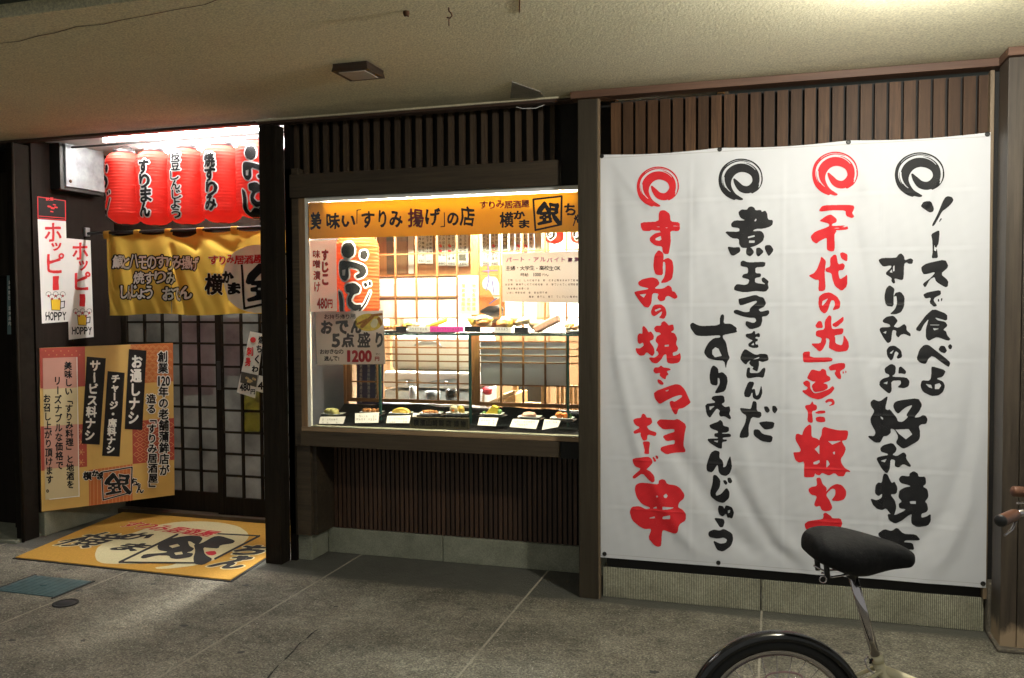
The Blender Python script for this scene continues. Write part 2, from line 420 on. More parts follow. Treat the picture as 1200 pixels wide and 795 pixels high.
class Ink:
    def __init__(s, x0, y0, x1, y1, cell=.5):
        s.x0, s.y0, s.c = x0, y0, cell
        s.w = int((x1-x0)/cell)+1; s.h = int((y1-y0)/cell)+1
        s.B = np.zeros((s.h, s.w), np.float32)
    def win(s, xa, ya, xb, yb):
        i0 = max(int((xa-s.x0)/s.c)-1, 0); i1 = min(int((xb-s.x0)/s.c)+2, s.w)
        j0 = max(int((ya-s.y0)/s.c)-1, 0); j1 = min(int((yb-s.y0)/s.c)+2, s.h)
        if i0 >= i1 or j0 >= j1: return None
        X, Y = np.meshgrid(s.x0+np.arange(i0, i1)*s.c, s.y0+np.arange(j0, j1)*s.c)
        return slice(j0, j1), slice(i0, i1), X, Y
    def poly(s, pts, sub=False):
        P = np.asarray(pts, float); w = s.win(P[:, 0].min(), P[:, 1].min(), P[:, 0].max(), P[:, 1].max())
        if w is None: return s
        sj, si, X, Y = w; acc = np.zeros(X.shape, np.float32)
        for ox, oy in ((-.25, -.25), (.25, -.25), (-.25, .25), (.25, .25)):
            x = X+ox*s.c; y = Y+oy*s.c; ins = np.zeros(X.shape, bool)
            for k in range(len(P)):
                (ax, ay), (bx, by) = P[k-1], P[k]
                if ay == by: continue
                ins ^= ((ay > y) != (by > y)) & (x < (bx-ax)*(y-ay)/(by-ay)+ax)
            acc += ins*.25
        if sub: s.B[sj, si] = np.minimum(s.B[sj, si], 1-acc)
        else: s.B[sj, si] = np.maximum(s.B[sj, si], acc)
        return s
    def trace(s, ox, oy, k, polys, holes=()):
        for p in polys.split('|'):
            q = [tuple(map(float, t.split(','))) for t in p.split()]
            s.poly(chaikin([(ox+a/k, oy+b/k) for a, b in q]))
        if holes:
            for p in holes.split('|'):
                q = [tuple(map(float, t.split(','))) for t in p.split()]
                s.poly([(ox+a/k, oy+b/k) for a, b in q], True)
        return s
    def stroke(s, pts, sub=False):
        P = np.asarray(pts, float); rm = P[:, 2].max()+s.c
        for k in range(len(P)-1):
            (ax, ay, ar), (bx, by, br) = P[k], P[k+1]
            w = s.win(min(ax, bx)-rm, min(ay, by)-rm, max(ax, bx)+rm, max(ay, by)+rm)
            if w is None: continue
            sj, si, X, Y = w; L = (bx-ax)**2+(by-ay)**2+1e-9
            t = np.clip(((X-ax)*(bx-ax)+(Y-ay)*(by-ay))/L, 0, 1)
            d = np.hypot(X-ax-t*(bx-ax), Y-ay-t*(by-ay))
            c = np.clip((ar+t*(br-ar)-d)/s.c+.5, 0, 1)
            if sub: s.B[sj, si] = np.minimum(s.B[sj, si], 1-c)
            else: s.B[sj, si] = np.maximum(s.B[sj, si], c)
        return s
    def glyph(s, ch, box, bold=0.0, tight=True, rot90=False, wob=0.0, shear=0.0, sub=False):
        if ch in ' \u3000': return s
        sd, bb, G, PAD, adv = glyph_sdf(ch, rot90)
        x0, y0, x1, y1 = box
        if tight: gx0, gy0, gx1, gy1 = bb
        else: gx0 = gy0 = PAD; gx1 = gy1 = PAD+G
        kx = (x1-x0)/(gx1-gx0); ky = (y1-y0)/(gy1-gy0)
        mg = abs(bold)+2*s.c+(abs(shear)*(y1-y0))
        w = s.win(x0-mg, y0-mg, x1+mg, y1+mg)
        if w is None: return s
        sj, si, X, Y = w
        X = X+shear*(Y-(y0+y1)/2)
        if wob:
            ph = (ord(ch) % 97)*.7; L = (y1-y0)
            X = X+wob*L*np.sin(Y/L*7+ph)*.6+wob*L*.4*np.sin(X/L*13+Y/L*9+ph); Y = Y+wob*L*np.sin(X/L*6+ph*1.7)
        gx = (X-x0)/kx+gx0-.5; gy = (Y-y0)/ky+gy0-.5
        S = sd.shape[0]; gx = np.clip(gx, 0, S-1.001); gy = np.clip(gy, 0, S-1.001)
        i = gx.astype(int); j = gy.astype(int); u = gx-i; v = gy-j
        val = (sd[j, i]*(1-u)+sd[j, i+1]*u)*(1-v)+(sd[j+1, i]*(1-u)+sd[j+1, i+1]*u)*v
        bd = bold
        if wob:  # brush: thickness swells and thins along the strokes
            bd = bold*(1+.35*np.sin(X/(x1-x0)*9+ph)*np.cos(Y/(y1-y0)*7-ph))
        c = np.clip((val*(kx+ky)/2+bd)/s.c+.5, 0, 1)
        if sub: s.B[sj, si] = np.minimum(s.B[sj, si], 1-c)
        else: s.B[sj, si] = np.maximum(s.B[sj, si], c)
        return s
    def hrow(s, text, x0, y0, x1, y1, bold=0.0, slope=0.0, wob=0.0, tight=False, gap=0.0):
        n = len(text); p = (x1-x0)/n
        for k, ch in enumerate(text):
            dy = slope*(p*(k+.5))
            s.glyph(ch, (x0+k*p+gap, y0+dy, x0+(k+1)*p-gap, y1+dy), bold, tight=False, wob=wob)
        return s
    def latin(s, text, x0, y0, x1, y1, bold=0.0, wob=0):
        """proportional row, tight height"""
        n = len(text); p = (x1-x0)/n
        for k, ch in enumerate(text):
            q = .36 if ch in '1I!l' else .07
            s.glyph(ch, (x0+k*p+q*p, y0, x0+(k+1)*p-q*p, y1), bold, tight=True, wob=wob)
        return s
    def vcol(s, text, xa, ya, xb, yb, size, bold=0.0, wob=0.0):
        """column whose centre line runs from (xa,ya) to (xb,yb)"""
        n = len(text); hh = (yb-ya)/n
        for k, ch in enumerate(text):
            t = (k+.5)/n; xc = xa+(xb-xa)*t; yc = ya+(yb-ya)*t
            s.glyph(ch, (xc-size/2, yc-hh/2, xc+size/2, yc+hh/2), bold, tight=False, rot90=ch in 'ー「」〜（）', wob=wob)
        return s
    def grow(s, r):
        o = Ink(0, 0, 1, 1, 1); o.x0, o.y0, o.c, o.w, o.h = s.x0, s.y0, s.c, s.w, s.h
        n = int(math.ceil(r/s.c)); P = np.pad(s.B, n); B = s.B.copy()
        for dy in range(-n, n+1):
            for dx in range(-n, n+1):
                d = math.hypot(dx, dy)*s.c
                if d > r+.5*s.c: continue
                k = min(1.0, (r+.5*s.c-d)/s.c)
                np.maximum(B, P[n+dy:n+dy+s.h, n+dx:n+dx+s.w]*k, out=B)
        o.B = B; return o
    def dry(s, box, ang, dens, seed=0):
        """dry-brush streaks taken out of the ink"""
        rr = random.Random(seed); x0, y0, x1, y1 = box
        for _ in range(dens):
            x = rr.uniform(x0, x1); y = rr.uniform(y0, y1); L = rr.uniform(.15, .5)*(x1-x0)
            s.stroke([(x, y, .12), (x+math.cos(ang)*L/2, y+math.sin(ang)*L/2, .38), (x+math.cos(ang)*L, y+math.sin(ang)*L, .1)], True)
        return s
    def mesh(s, name, mat, fn, parent=None, run=6, blur=True):
        F = s.B
        if blur:
            P = np.pad(F, 1); F = (P[:-2, 1:-1]+P[2:, 1:-1]+P[1:-1, :-2]+P[1:-1, 2:]+4*F)/8
        F = np.pad(F-.5, 1, constant_values=-.5)
        ox, oy = s.x0-s.c, s.y0-s.c
        a = F[:-1, :-1]; b = F[:-1, 1:]; c = F[1:, 1:]; d = F[1:, :-1]
        code = (a > 0)*1+(b > 0)*2+(c > 0)*4+(d > 0)*8
        V = []; polys = []; base = 0
        # full cells, merged in runs
        full = code == 15
        js, is_ = np.nonzero(full)
        quads = []
        if len(js):
            brk = np.ones(len(js), bool)
            brk[1:] = (js[1:] != js[:-1]) | (is_[1:] != is_[:-1]+1)
            st = np.nonzero(brk)[0]; en = np.append(st[1:], len(js))
            for p, q in zip(st, en):
                j = js[p]; i = is_[p]; L = q-p; k = 0
                while k < L:
                    r = min(run, L-k); quads.append((j, i+k, i+k+r)); k += r
            Q = np.array(quads, float)
            x0 = ox+Q[:, 1]*s.c; x1 = ox+Q[:, 2]*s.c; y0 = oy+Q[:, 0]*s.c; y1 = y0+s.c
            vv = np.stack([np.stack([x0, y0], -1), np.stack([x1, y0], -1), np.stack([x1, y1], -1), np.stack([x0, y1], -1)], 1).reshape(-1, 2)
            V.append(vv); polys.append((4, np.arange(len(vv)).reshape(-1, 4))); base += len(vv)
        CR = [(0, 0), (1, 0), (1, 1), (0, 1)]
        for cd in range(1, 15):
            js, is_ = np.nonzero(code == cd)
            if not len(js): continue
            vals = [F[js, is_], F[js, is_+1], F[js+1, is_+1], F[js+1, is_]]
            if cd in (5, 10):
                segs = [[k] for k in range(4) if cd >> k & 1]
            else: segs = [[k for k in range(4) if cd >> k & 1]]
            for seg in segs:
                pts = []
                for k in range(4):
                    ink = k in seg; nx = (k+1) % 4; nk = nx in seg
                    if ink: pts.append(np.stack([is_+CR[k][0]+0.0, js+CR[k][1]+0.0], -1))
                    if ink != nk:
                        t = vals[k]/(vals[k]-vals[nx]); t = np.clip(t, .02, .98)
                        pts.append(np.stack([is_+CR[k][0]+t*(CR[nx][0]-CR[k][0]), js+CR[k][1]+t*(CR[nx][1]-CR[k][1])], -1))
                n = len(pts)
                vv = np.stack(pts, 1).reshape(-1, 2)*s.c+np.array([ox, oy])
                V.append(vv); polys.append((n, base+np.arange(len(vv)).reshape(-1, n))); base += len(vv)
        if not V: return None
        V = np.concatenate(V); W = fn(V[:, 0], V[:, 1])
        if parent is not None:
            w = np.array(parent_world(parent).inverted()); W = W @ w[:3, :3].T+w[:3, 3]
        me = bpy.data.meshes.new(name)
        nl = sum(q.size for _, q in polys); npoly = sum(len(q) for _, q in polys)
        me.vertices.add(len(W)); me.vertices.foreach_set('co', W.astype(np.float32).ravel())
        me.loops.add(nl); me.polygons.add(npoly)
        li = np.concatenate([q[:, ::-1].ravel() for _, q in polys]); tot = np.concatenate([np.full(len(q), n) for n, q in polys])
        me.loops.foreach_set('vertex_index', li.astype(np.int32))
        me.polygons.foreach_set('loop_start', np.concatenate([[0], np.cumsum(tot)[:-1]]).astype(np.int32))
        try: me.polygons.foreach_set('loop_total', tot.astype(np.int32))
        except Exception: pass
        me.materials.append(mat); me.update(calc_edges=True)
        o = bpy.data.objects.new(name, me); link(o, parent)
        return o
def chaikin(P, n=1):
    for _ in range(n):
        Q = []
        for k in range(len(P)):
            a, b = P[k], P[(k+1) % len(P)]
            Q += [(a[0]*.82+b[0]*.18, a[1]*.82+b[1]*.18), (a[0]*.18+b[0]*.82, a[1]*.18+b[1]*.82)]
        P = Q
    return P
def fnY(Y, off=0.0015):
    return lambda x, y: atY(x, y, Y)-np.array([0, off, 0])
def fnX(X, off=0.0015):
    return lambda x, y: atX(x, y, X)+np.array([off, 0, 0])
def fnP(p0, n, off=0.0015):
    n = np.asarray(n, float)
    return lambda x, y: on_plane(x, y, p0, n)+n*off
def logo_gin(ink, x0, y0, x1, y1, frame=True, b=1.0, frame_pts=None, fr=None):
    """the boxed brush character of the shop's crest"""
    w = (x1-x0)/100.0; h = (y1-y0)/100.0
    def P(s): return [(x0+float(a)*w, y0+float(c)*h) for a, c in (t.split(',') for t in s.split())]
    # traced in a 100 x 100 box
    ink.poly(chaikin(P('33,0 44,10 40,22 24,42 22,52 8,56 0,50 8,30 22,14')))            # left roof stroke
    ink.poly(chaikin(P('30,12 40,8 56,32 62,44 50,48 42,38')))
    ink.poly(chaikin(P('14,48 50,44 52,54 40,56 40,62 56,60 58,68 40,72 42,84 64,78 66,88 40,94 20,98 8,100 4,92 28,84 28,74 14,74 14,64 28,62 28,57 16,58')))
    ink.poly(chaikin(P('52,6 80,12 92,8 96,20 90,34 92,50 80,56 62,54 60,64 66,76 54,80 50,60 52,40 58,26')))
    ink.poly(chaikin(P('64,54 80,58 100,84 98,98 88,96 72,76')))
    for s in ('62,20 80,24 78,30 60,28', '62,38 78,40 76,46 60,46', '30,64 36,64 36,70 30,70'):
        ink.poly(P(s), True)
    if frame_pts is not None:
        q = frame_pts+[frame_pts[0]]
        ink.stroke([(a, c, fr) for a, c in q])

# ================================================================ GROUND
ZS = 2.566                        # underside of the eave
o = MB().box(-40, 40, -30, 4.9, -.30, -.012).build('ground', M['grout']); tag(o, kind='structure')
pave = bpy.data.objects.new('pavement', None); COL.objects.link(pave); tag(pave, kind='structure')
def ground_mat():
    mt, nt, b = nmat('exposed aggregate paving')
    vec = geo_coords(nt)
    big = noise(nt, vec, 2.2, 8, .75); fin = noise(nt, vec, 95, 3, .8); mid = noise(nt, vec, 22, 6, .8)
    col = ramp(nt, big, [(.34, (.11, .105, .086)), (.64, (.285, .272, .222))])
    col = mixc(nt, 1.0, col, ramp(nt, fin, [(.36, (.38, .38, .38)), (.5, (.95, .94, .92)), (.64, (1.7, 1.66, 1.55))]), 'MULTIPLY')
    col = mixc(nt, 1.0, col, ramp(nt, mid, [(.35, (.62, .62, .62)), (.62, (1.3, 1.28, 1.24))]), 'MULTIPLY')
    vo = N(nt, 'ShaderNodeTexVoronoi'); vo.inputs['Scale'].default_value = 85; nt.links.new(vec, vo.inputs['Vector'])
    cr = N(nt, 'ShaderNodeSeparateColor'); nt.links.new(vo.outputs['Color'], cr.inputs[0])
    pick = ramp(nt, cr.outputs[0], [(.62, (0, 0, 0)), (.68, (1, 1, 1))])
    near = ramp(nt, vo.outputs['Distance'], [(.22, (1, 1, 1)), (.34, (0, 0, 0))])
    f = mixc(nt, 1.0, pick, near, 'MULTIPLY')
    stone = ramp(nt, cr.outputs[1], [(.2, (.05, .05, .045)), (.5, (.34, .32, .26)), (.9, (.5, .48, .4))])
    col = mixc(nt, f, col, stone)
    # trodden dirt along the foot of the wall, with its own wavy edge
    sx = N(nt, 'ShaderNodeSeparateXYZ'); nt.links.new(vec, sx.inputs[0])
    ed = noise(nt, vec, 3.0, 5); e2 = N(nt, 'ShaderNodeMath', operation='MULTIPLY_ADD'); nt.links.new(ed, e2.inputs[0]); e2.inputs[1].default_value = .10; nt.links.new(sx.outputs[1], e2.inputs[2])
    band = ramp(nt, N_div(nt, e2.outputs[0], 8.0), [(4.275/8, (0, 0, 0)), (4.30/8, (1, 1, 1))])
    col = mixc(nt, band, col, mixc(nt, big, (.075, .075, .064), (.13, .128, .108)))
    nt.links.new(col, b.inputs['Base Color'])
    rg = ramp(nt, big, [(.3, (.75, .75, .75)), (.7, (.5, .5, .5))]); nt.links.new(rg, b.inputs['Roughness'])
    b.inputs['Specular IOR Level'].default_value = .35
    h = N(nt, 'ShaderNodeMath', operation='MULTIPLY_ADD'); nt.links.new(vo.outputs['Distance'], h.inputs[0]); h.inputs[1].default_value = -.5; nt.links.new(fin, h.inputs[2])
    bump(nt, b, h.outputs[0], 1.0, .009)
    return mt
def N_div(nt, s, d):
    n = N(nt, 'ShaderNodeMath', operation='DIVIDE'); nt.links.new(s, n.inputs[0]); n.inputs[1].default_value = d; return n.outputs[0]
M['paving'] = ground_mat()
JX = [-7.0, -5.85, -4.69, -3.52, -2.385, -1.22, -.055, 1.11, 2.28, 3.45]
for a, b_ in zip(JX[:-1], JX[1:]):
    mb = MB()
    g = .004
    mb.box(a+g, b_-g, -6.0, 5.3 if b_ < -2.4 else 4.74, -.02, 0.0)
    if a > -3.6 and a < -3.4: pass
    mb.build('paving_slab', M['paving'], pave, bevel=.002)
# joint filler slightly proud
for x in JX[1:-1]:
    MB().box(x-.005, x+.005, -6.0, 4.70, -.012, .0012).build('mortar_joint', M['grout'], pave)
# crack
ck = [(372, 738), (366, 742), (360, 748), (352, 753), (344, 763), (334, 773), (326, 780), (319, 788), (312, 797), (306, 806)]
P = atZ([a for a, _ in ck], [b_ for _, b_ in ck], .0015)
mb = MB()
for k in range(len(P)-1):
    w = .003+.002*math.sin(k*2.1); d = P[k+1]-P[k]; n = np.array([-d[1], d[0], 0]); n /= np.linalg.norm(n)
    mb.add([P[k]-n*w, P[k]+n*w, P[k+1]+n*w*.8, P[k+1]-n*w*.8], [(0, 1, 2, 3)])
mb.build('crack', M['back'], pave)
grit = MB(); rr = random.Random(11)
for _ in range(260):
    x = rr.uniform(-4.4, 1.0); y = rr.uniform(2.4, 4.28); r = rr.uniform(.0015, .004)
    grit.blob((x, y, r*.5), r, r*rr.uniform(.6, 1), r*.6, 5, 3, .15, _)
M['grit'] = plain('pale grit', (.50, .48, .42), .8, vary=.4, scale=90)
o = grit.build('grit', M['grit']); tag(o, 'scattered pale grit on the paving', 'grit', kind='stuff')
def spot(cx_, cy_, r, sd):
    q = random.Random(sd); a = np.linspace(0, 2*math.pi, 19)[:-1]
    mb = MB(); mb.add([(cx_+r*(1+.25*math.sin(3*t+sd)+q.uniform(-.1, .1))*math.cos(t), cy_+r*.8*(1+.2*math.sin(2*t+sd))*math.sin(t), .0012) for t in a], [tuple(range(18))]); return mb
M['gum'] = plain('blackened gum spot', (.055, .055, .05), .7)
for k in range(22):
    spot(rr.uniform(-4.2, .8), rr.uniform(2.7, 4.1), rr.uniform(.009, .022), k).build('gum_spot', M['gum'], pave)
# kerb step at the left neighbour
MB().box(-9, -4.62, 4.30, 4.9, -.02, .02).build('threshold_slab', M['base_grey'], pave, bevel=.004)

# ================================================================ SHOP BUILDING
shop = thing('shop_building', 'dark timber shop front with slatted walls, lattice doors and a display window', 'building', (-1.8, 4.4, 0))
def part(mb, name, mat, parent=None, bevel=0.0, label=None):
    o = mb.build(name, mat, parent or shop, bevel)
    if label: o['label'] = label
    return o
def sub_empty(name, parent=None, loc=(0, 0, 0)):
    o = bpy.data.objects.new(name, None); link(o, parent or shop); o.location = loc; o.empty_display_size = .05; return o

# eave: thick soffit slab from y 2.54 back over the front
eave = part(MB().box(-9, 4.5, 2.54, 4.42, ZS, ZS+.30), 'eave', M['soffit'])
part(MB().box(-9, 4.5, 2.30, 2.54, ZS+.05, ZS+.30), 'eave_edge', M['soffit_end'])
part(MB().box(-9, 4.5, 4.42, 7.6, ZS+.20, ZS+.30), 'roof_slab', M['soffit_end'])
# broken patch of plaster with grey filler by the front
pp = atZ([598, 600, 634, 637, 628], [114, 95, 107, 112, 113.2], ZS)
part(MB().prism([p-np.array([0, 0, .006]) for p in pp], (0, 0, .005)), 'plaster_patch', M['filler'])
# hairline crack across the stucco
cr = [(0, 51), (22, 48), (45, 42), (63, 39), (90, 32), (120, 28), (142, 23), (170, 18), (205, 11), (240, 5), (256, 0), (280, -4)]
P = atZ([a for a, _ in cr], [b_+math.sin(a*.9)*.9 for a, b_ in cr], ZS-.0012); mb = MB()
for k in range(len(P)-1):
    d = P[k+1]-P[k]; n = np.array([-d[1], d[0], 0]); n /= np.linalg.norm(n); w = .0022
    mb.add([P[k]-n*w, P[k]+n*w, P[k+1]+n*w, P[k+1]-n*w], [(0, 1, 2, 3)])
part(mb, 'crack', M['rust'])
# trims where the eave meets the front
part(MB().box(-.985, 1.6, 4.262, 4.36, ZS-.036, ZS-.001), 'trim_board', M['trim'], bevel=.002)
part(MB().box(.925, 1.66, 4.10, 4.258, ZS-.036, ZS-.001), 'trim_board', M['trim'], bevel=.002)
part(MB().box(-2.84, -.985, 4.35, 4.42, ZS-.024, ZS-.001), 'trim_board', M['trim_dark'], bevel=.002)
part(MB().box(-2.84, -.985, 4.338, 4.350, ZS-.010, ZS-.0015), 'edge_bead', M['soffit'])
part(MB().box(-9, -2.84, 4.36, 4.42, ZS-.016, ZS-.001), 'trim_board', M['trim_dark'], bevel=.002)

# posts
M['post_dark'] = plain('near black post wood', (.010, .008, .006), .85, vary=.3, scale=20, spec=.05)
part(MB().box(-.955, -.855, 4.295, 4.352, 0, ZS-.036), 'post', M['post_grey'], bevel=.003)
part(MB().box(-.8545, -.846, 4.300, 4.33, 0.0, ZS-.037), 'edge_strip', M['strip'])
part(MB().box(-2.845, -2.738, 4.372, 4.47, 0, ZS-.025), 'post', M['post'], bevel=.003)
part(MB().box(-4.665, -4.612, 4.35, 4.48, 0, ZS-.018), 'post', M['post_dark'], bevel=.004)
part(MB().tube([(-4.606, 4.345, .0), (-4.608, 4.345, 1.2), (-4.606, 4.345, ZS-.02)], .009, 8), 'corner_pipe', M['post'])

# ---- banner bay: slatted wall with the banner over it
sw = sub_empty('slatted_wall'); sw.location = (1.8, -4.4, 0)
part(MB().box(-.80, .93, 4.392, 4.42, .15, ZS-.04), 'backing_board', M['back'], sw)
pitch = .0617; ns = 30
sl_me = MB().box(-.0243, .0243, 0, .032, 0, ZS-.05-.155).mesh('slat', M['slat'])
for k in range(ns):
    x = -.795+.022+k*pitch
    if x > .90: break
    o = placed('slat', sl_me, sw, (x+1.8-1.8, 4.36, .155)); o.location = (x, 4.36, .155)
    # shop is offset: bring into its frame
    o.matrix_parent_inverse = Matrix.Identity(4)
# (slatted_wall sits at the world origin, so its children can use world coordinates)
bs = sub_empty('stone_kerb'); bs.location = (1.8, -4.4, 0)
for a, b_ in ((-.84, -.062), (-.056, .918)):
    part(MB().box(a, b_, 4.345, 4.45, 0, .155), 'kerb_stone', M['base'], bs, bevel=.004)
part(MB().box(.922, .96, 4.30, 4.45, 0, .24), 'mortar_fill', M['mortar'], bs, bevel=.01)
part(MB().box(-.82, .90, 4.350, 4.359, .157, .235), 'shade_strip', M['back'], sw)  # black strip added to stand for the shadow gap under the banner
part(MB().box(.905, .922, 4.315, 4.36, .16, ZS-.04), 'batten', M['strip'], bevel=.002)

# ---- right board wall
part(MB().box(.931, 1.02, 4.36, 4.44, 0, ZS-.04), 'backing_board', M['back'])
rw = sub_empty('board_wall'); rw.location = (1.8, -4.4, 0)
for a, b_, y in ((.934, .996, 4.13), (.999, 1.115, 4.128), (1.118, 1.25, 4.13), (1.253, 1.40, 4.13), (1.403, 1.6, 4.13)):
    part(MB().box(a, b_, y, y+.16, .012, ZS-.037), 'board', M['board'], rw, bevel=.002)
part(MB().box(.92, 1.6, 4.10, 4.3, 0, .02), 'footing', M['mortar'], rw, bevel=.006)
part(MB().box(1.6, 1.65, 4.10, 4.9, 0, ZS-.037), 'board', M['board'], rw)

# ---- window bay
WX0, WX1, YF = -2.60, -.93, 4.47
part(MB().box(-2.738, -2.69, YF, YF+.05, .16, 2.30), 'wall_panel', M['post'])
part(MB().box(-2.689, -2.645, YF-.012, YF+.42, .685, 2.30), 'window_jamb', M['beam'], bevel=.003)
# slats over the header
st = sub_empty('slatted_panel'); st.location = (1.8, -4.4, 0)
part(MB().box(-2.735, -.80, 4.56, 4.59, 2.25, ZS+.1), 'backing_board', M['back'], st)
me = MB().box(-.013, .013, 0, .035, 0, .345).mesh('slat', M['slat_top'])
k = 0; x = -2.69
while x < -1.03:
    placed('slat', me, st, (x, 4.515, 2.245)); x += .0645
part(MB().box(-2.689, -1.09, YF-.035, YF+.06, 2.128, 2.262), 'header_beam', M['beam'], bevel=.004)
part(MB().box(-1.088, -.80, YF+.02, YF+.07, 2.130, 2.6), 'wall_panel', M['back'])
# window frame
wf = sub_empty('display_window'); wf.location = (1.8, -4.4, 0)
part(MB().box(-2.645, -2.607, YF-.010, YF+.05, .80, 2.128), 'frame', M['frame_light'], wf, bevel=.002)
part(MB().box(-2.645, -.93, YF-.014, YF+.05, .775, .800), 'frame', M['frame_lightx'], wf, bevel=.002)
part(MB().box(-2.607, -.93, YF-.004, YF+.03, 2.106, 2.128), 'frame', M['alu'], wf)
part(MB().box(-2.607, -2.592, YF-.004, YF+.025, .80, 2.106), 'frame', M['alu'], wf)
part(MB().box(-2.592, -.93, YF+.004, YF+.008, .80, 2.106), 'pane', M['glass'], wf)
# sill beam below
part(MB().box(-2.645, -1.09, YF-.03, YF+.10, .690, .775), 'sill_beam', M['beam'], bevel=.004)
part(MB().box(-1.088, -.80, YF-.02, YF+.10, .685, .775), 'sill_beam', M['back'])
# niche below the window
part(MB().box(-2.738, -2.60, YF+.005, YF+.03, .155, .69), 'wall_panel', M['beam'])
part(MB().box(-2.60, -2.575, YF+.03, 4.72, .155, .69), 'niche_side', M['beam'])
nw = sub_empty('slatted_niche_wall'); nw.location = (1.8, -4.4, 0)
part(MB().box(-2.60, -.4, 4.715, 4.74, .15, .70), 'backing_board', M['back'], nw)
me = MB().box(-.0095, .0095, 0, .016, 0, .53).mesh('slat', M['slat_dark'])
x = -2.560
while x < -.75:
    placed('slat', me, nw, (x, 4.70, .152)); x += .0293
part(MB().box(-2.738, -.4, 4.60, 5.0, .690, .70), 'soffit_board', M['back'], nw)
cb = sub_empty('concrete_plinth'); cb.location = (1.8, -4.4, 0)
part(MB().box(-2.738, -2.612, YF+.028, 4.74, 0, .155), 'plinth_block', M['base_grey'], cb, bevel=.004)
part(MB().box(-2.608, -1.86, 4.686, 4.76, 0, .150), 'plinth_block', M['base_grey'], cb, bevel=.004)
part(MB().box(-1.855, -.4, 4.684, 4.76, 0, .150), 'plinth_block', M['base_grey'], cb, bevel=.004)
part(MB().box(-.45, -.40, 4.43, 4.76, 0, .70), 'niche_side', M['back'])

# ---- doorway recess
XL = -4.60
part(MB().box(-4.66, XL, 4.48, 5.40, .16, 2.62), 'side_wall', M['wall_dark'])
part(MB().box(-4.66, XL+.012, 4.50, 5.24, 0, .158), 'plinth_block', M['base_grey'], bevel=.005)
part(MB().box(-2.738, -2.70, 4.47, 5.40, 0, 2.62), 'side_wall', M['wall_dark'])
part(MB().box(-4.66, -2.70, 4.421, 5.40, 2.592, 2.61), 'porch_ceiling', M['white_ceil'])
part(MB().box(-4.60, -2.70, 5.16, 5.36, .0, .035), 'door_sill', M['beam'], bevel=.004)
# slatted transom above the doors
tp = sub_empty('slatted_transom'); tp.location = (1.8, -4.4, 0)
part(MB().box(-4.60, -2.70, 5.30, 5.33, 2.08, 2.64), 'backing_board', M['wall_dark'], tp)
me = MB().box(-.022, .022, 0, .03, 0, .50).mesh('slat', M['frame_light'])
x = -4.56
while x < -2.72:
    placed('slat', me, tp, (x, 5.265, 2.13)); x += .085
part(MB().box(-4.60, -2.70, 5.20, 5.29, 2.055, 2.125), 'header_beam', M['post'], tp)
part(MB().tube([(-4.59, 5.18, 2.56), (-4.5, 5.18, 2.568), (-2.72, 5.18, 2.568)], .013, 8), 'ceiling_pipe', M['white_ceil'])

# sliding lattice doors: frosted panes in thin bars
M['frost'] = translucent('frosted glass', (.13, .13, .125), .72, .45, coat=.4, vary=.28)  # uneven tone imitates blurred bright and dim shapes behind the glass
def lattice_door(x0, x1, z0, z1, y, cols, rows, stile=.045):
    d = sub_empty('sliding_door'); d.location = (1.8, -4.4, 0)
    part(MB().box(x0, x0+stile, y, y+.035, z0-.16, z1), 'stile', M['post'], d, bevel=.002)
    part(MB().box(x1-stile, x1, y, y+.035, z0-.16, z1), 'stile', M['post'], d, bevel=.002)
    part(MB().box(x0+stile, x1-stile, y+.002, y+.033, z0-.16, z0), 'rail', M['post'], d, bevel=.002)
    part(MB().box(x0+stile, x1-stile, y+.002, y+.033, z1-.05, z1), 'rail', M['post'], d, bevel=.002)
    w = (x1-x0-2*stile)/cols; h = (z1-.05-z0)/rows
    pm = MB().box(-w/2+.001, w/2-.001, 0, .004, -h/2+.001, h/2-.001).mesh('pane', M['frost'])
    for i in range(cols):
        for j in range(rows):
            placed('pane', pm, d, (x0+stile+(i+.5)*w, y+.020, z0+(j+.5)*h))
    vb = MB().box(-.0085, .0085, 0, .016, 0, z1-.05-z0).mesh('bar', M['post'])
    hb = MB().box(0, x1-x0-2*stile, .002, .015, -.0075, .0075).mesh('bar', M['post'])
    for i in range(1, cols): placed('bar', vb, d, (x0+stile+i*w, y+.003, z0))
    for j in range(1, rows): placed('bar', hb, d, (x0+stile, y+.003, z0+j*h))
    return d
lattice_door(-4.60, -3.735, .175, 2.055, 5.245, 5, 12, .05)
dr = lattice_door(-3.765, -2.90, .160, 2.055, 5.205, 5, 12, .055)
part(MB().box(-3.752, -3.722, 5.198, 5.206, .92, 1.12), 'handle', M['black_metal'], dr, bevel=.002)

# ---- restaurant room behind (seen through the case and the frosted doors)
room = sub_empty('dining_room'); room.location = (1.8, -4.4, 0)
M['room_wall'] = plain('warm plaster wall', (.62, .42, .25), .8)
M['room_white'] = plain('white wall panel', (.78, .77, .72), .7)
M['room_floor'] = plain('brown room floor', (.14, .08, .045), .5)
M['wainscot'] = wood('brown wainscot boards', (.10, .05, .022), (.24, .13, .06), fine=25)
M['orange_wood'] = wood('orange cedar boards', (.34, .13, .04), (.55, .24, .08), fine=25)
part(MB().box(-6.6, -.3, 5.37, 8.2, -.02, .01), 'floor', M['room_floor'], room)
part(MB().box(-6.6, -.3, 8.0, 8.06, 0, 2.7), 'rear_wall', M['room_white'], room)
part(MB().box(-6.64, -6.6, 5.37, 8.06, 0, 2.7), 'room_side_wall', M['room_wall'], room)
part(MB().box(-.30, -.26, 4.76, 8.06, 0, 2.7), 'room_side_wall', M['room_wall'], room)
part(MB().box(-6.6, -.3, 5.37, 8.06, 2.66, 2.70), 'room_ceiling', M['white_ceil'], room)
part(MB().box(-6.6, -.3, 7.90, 7.99, 0, 1.22), 'wainscot', M['wainscot'], room)
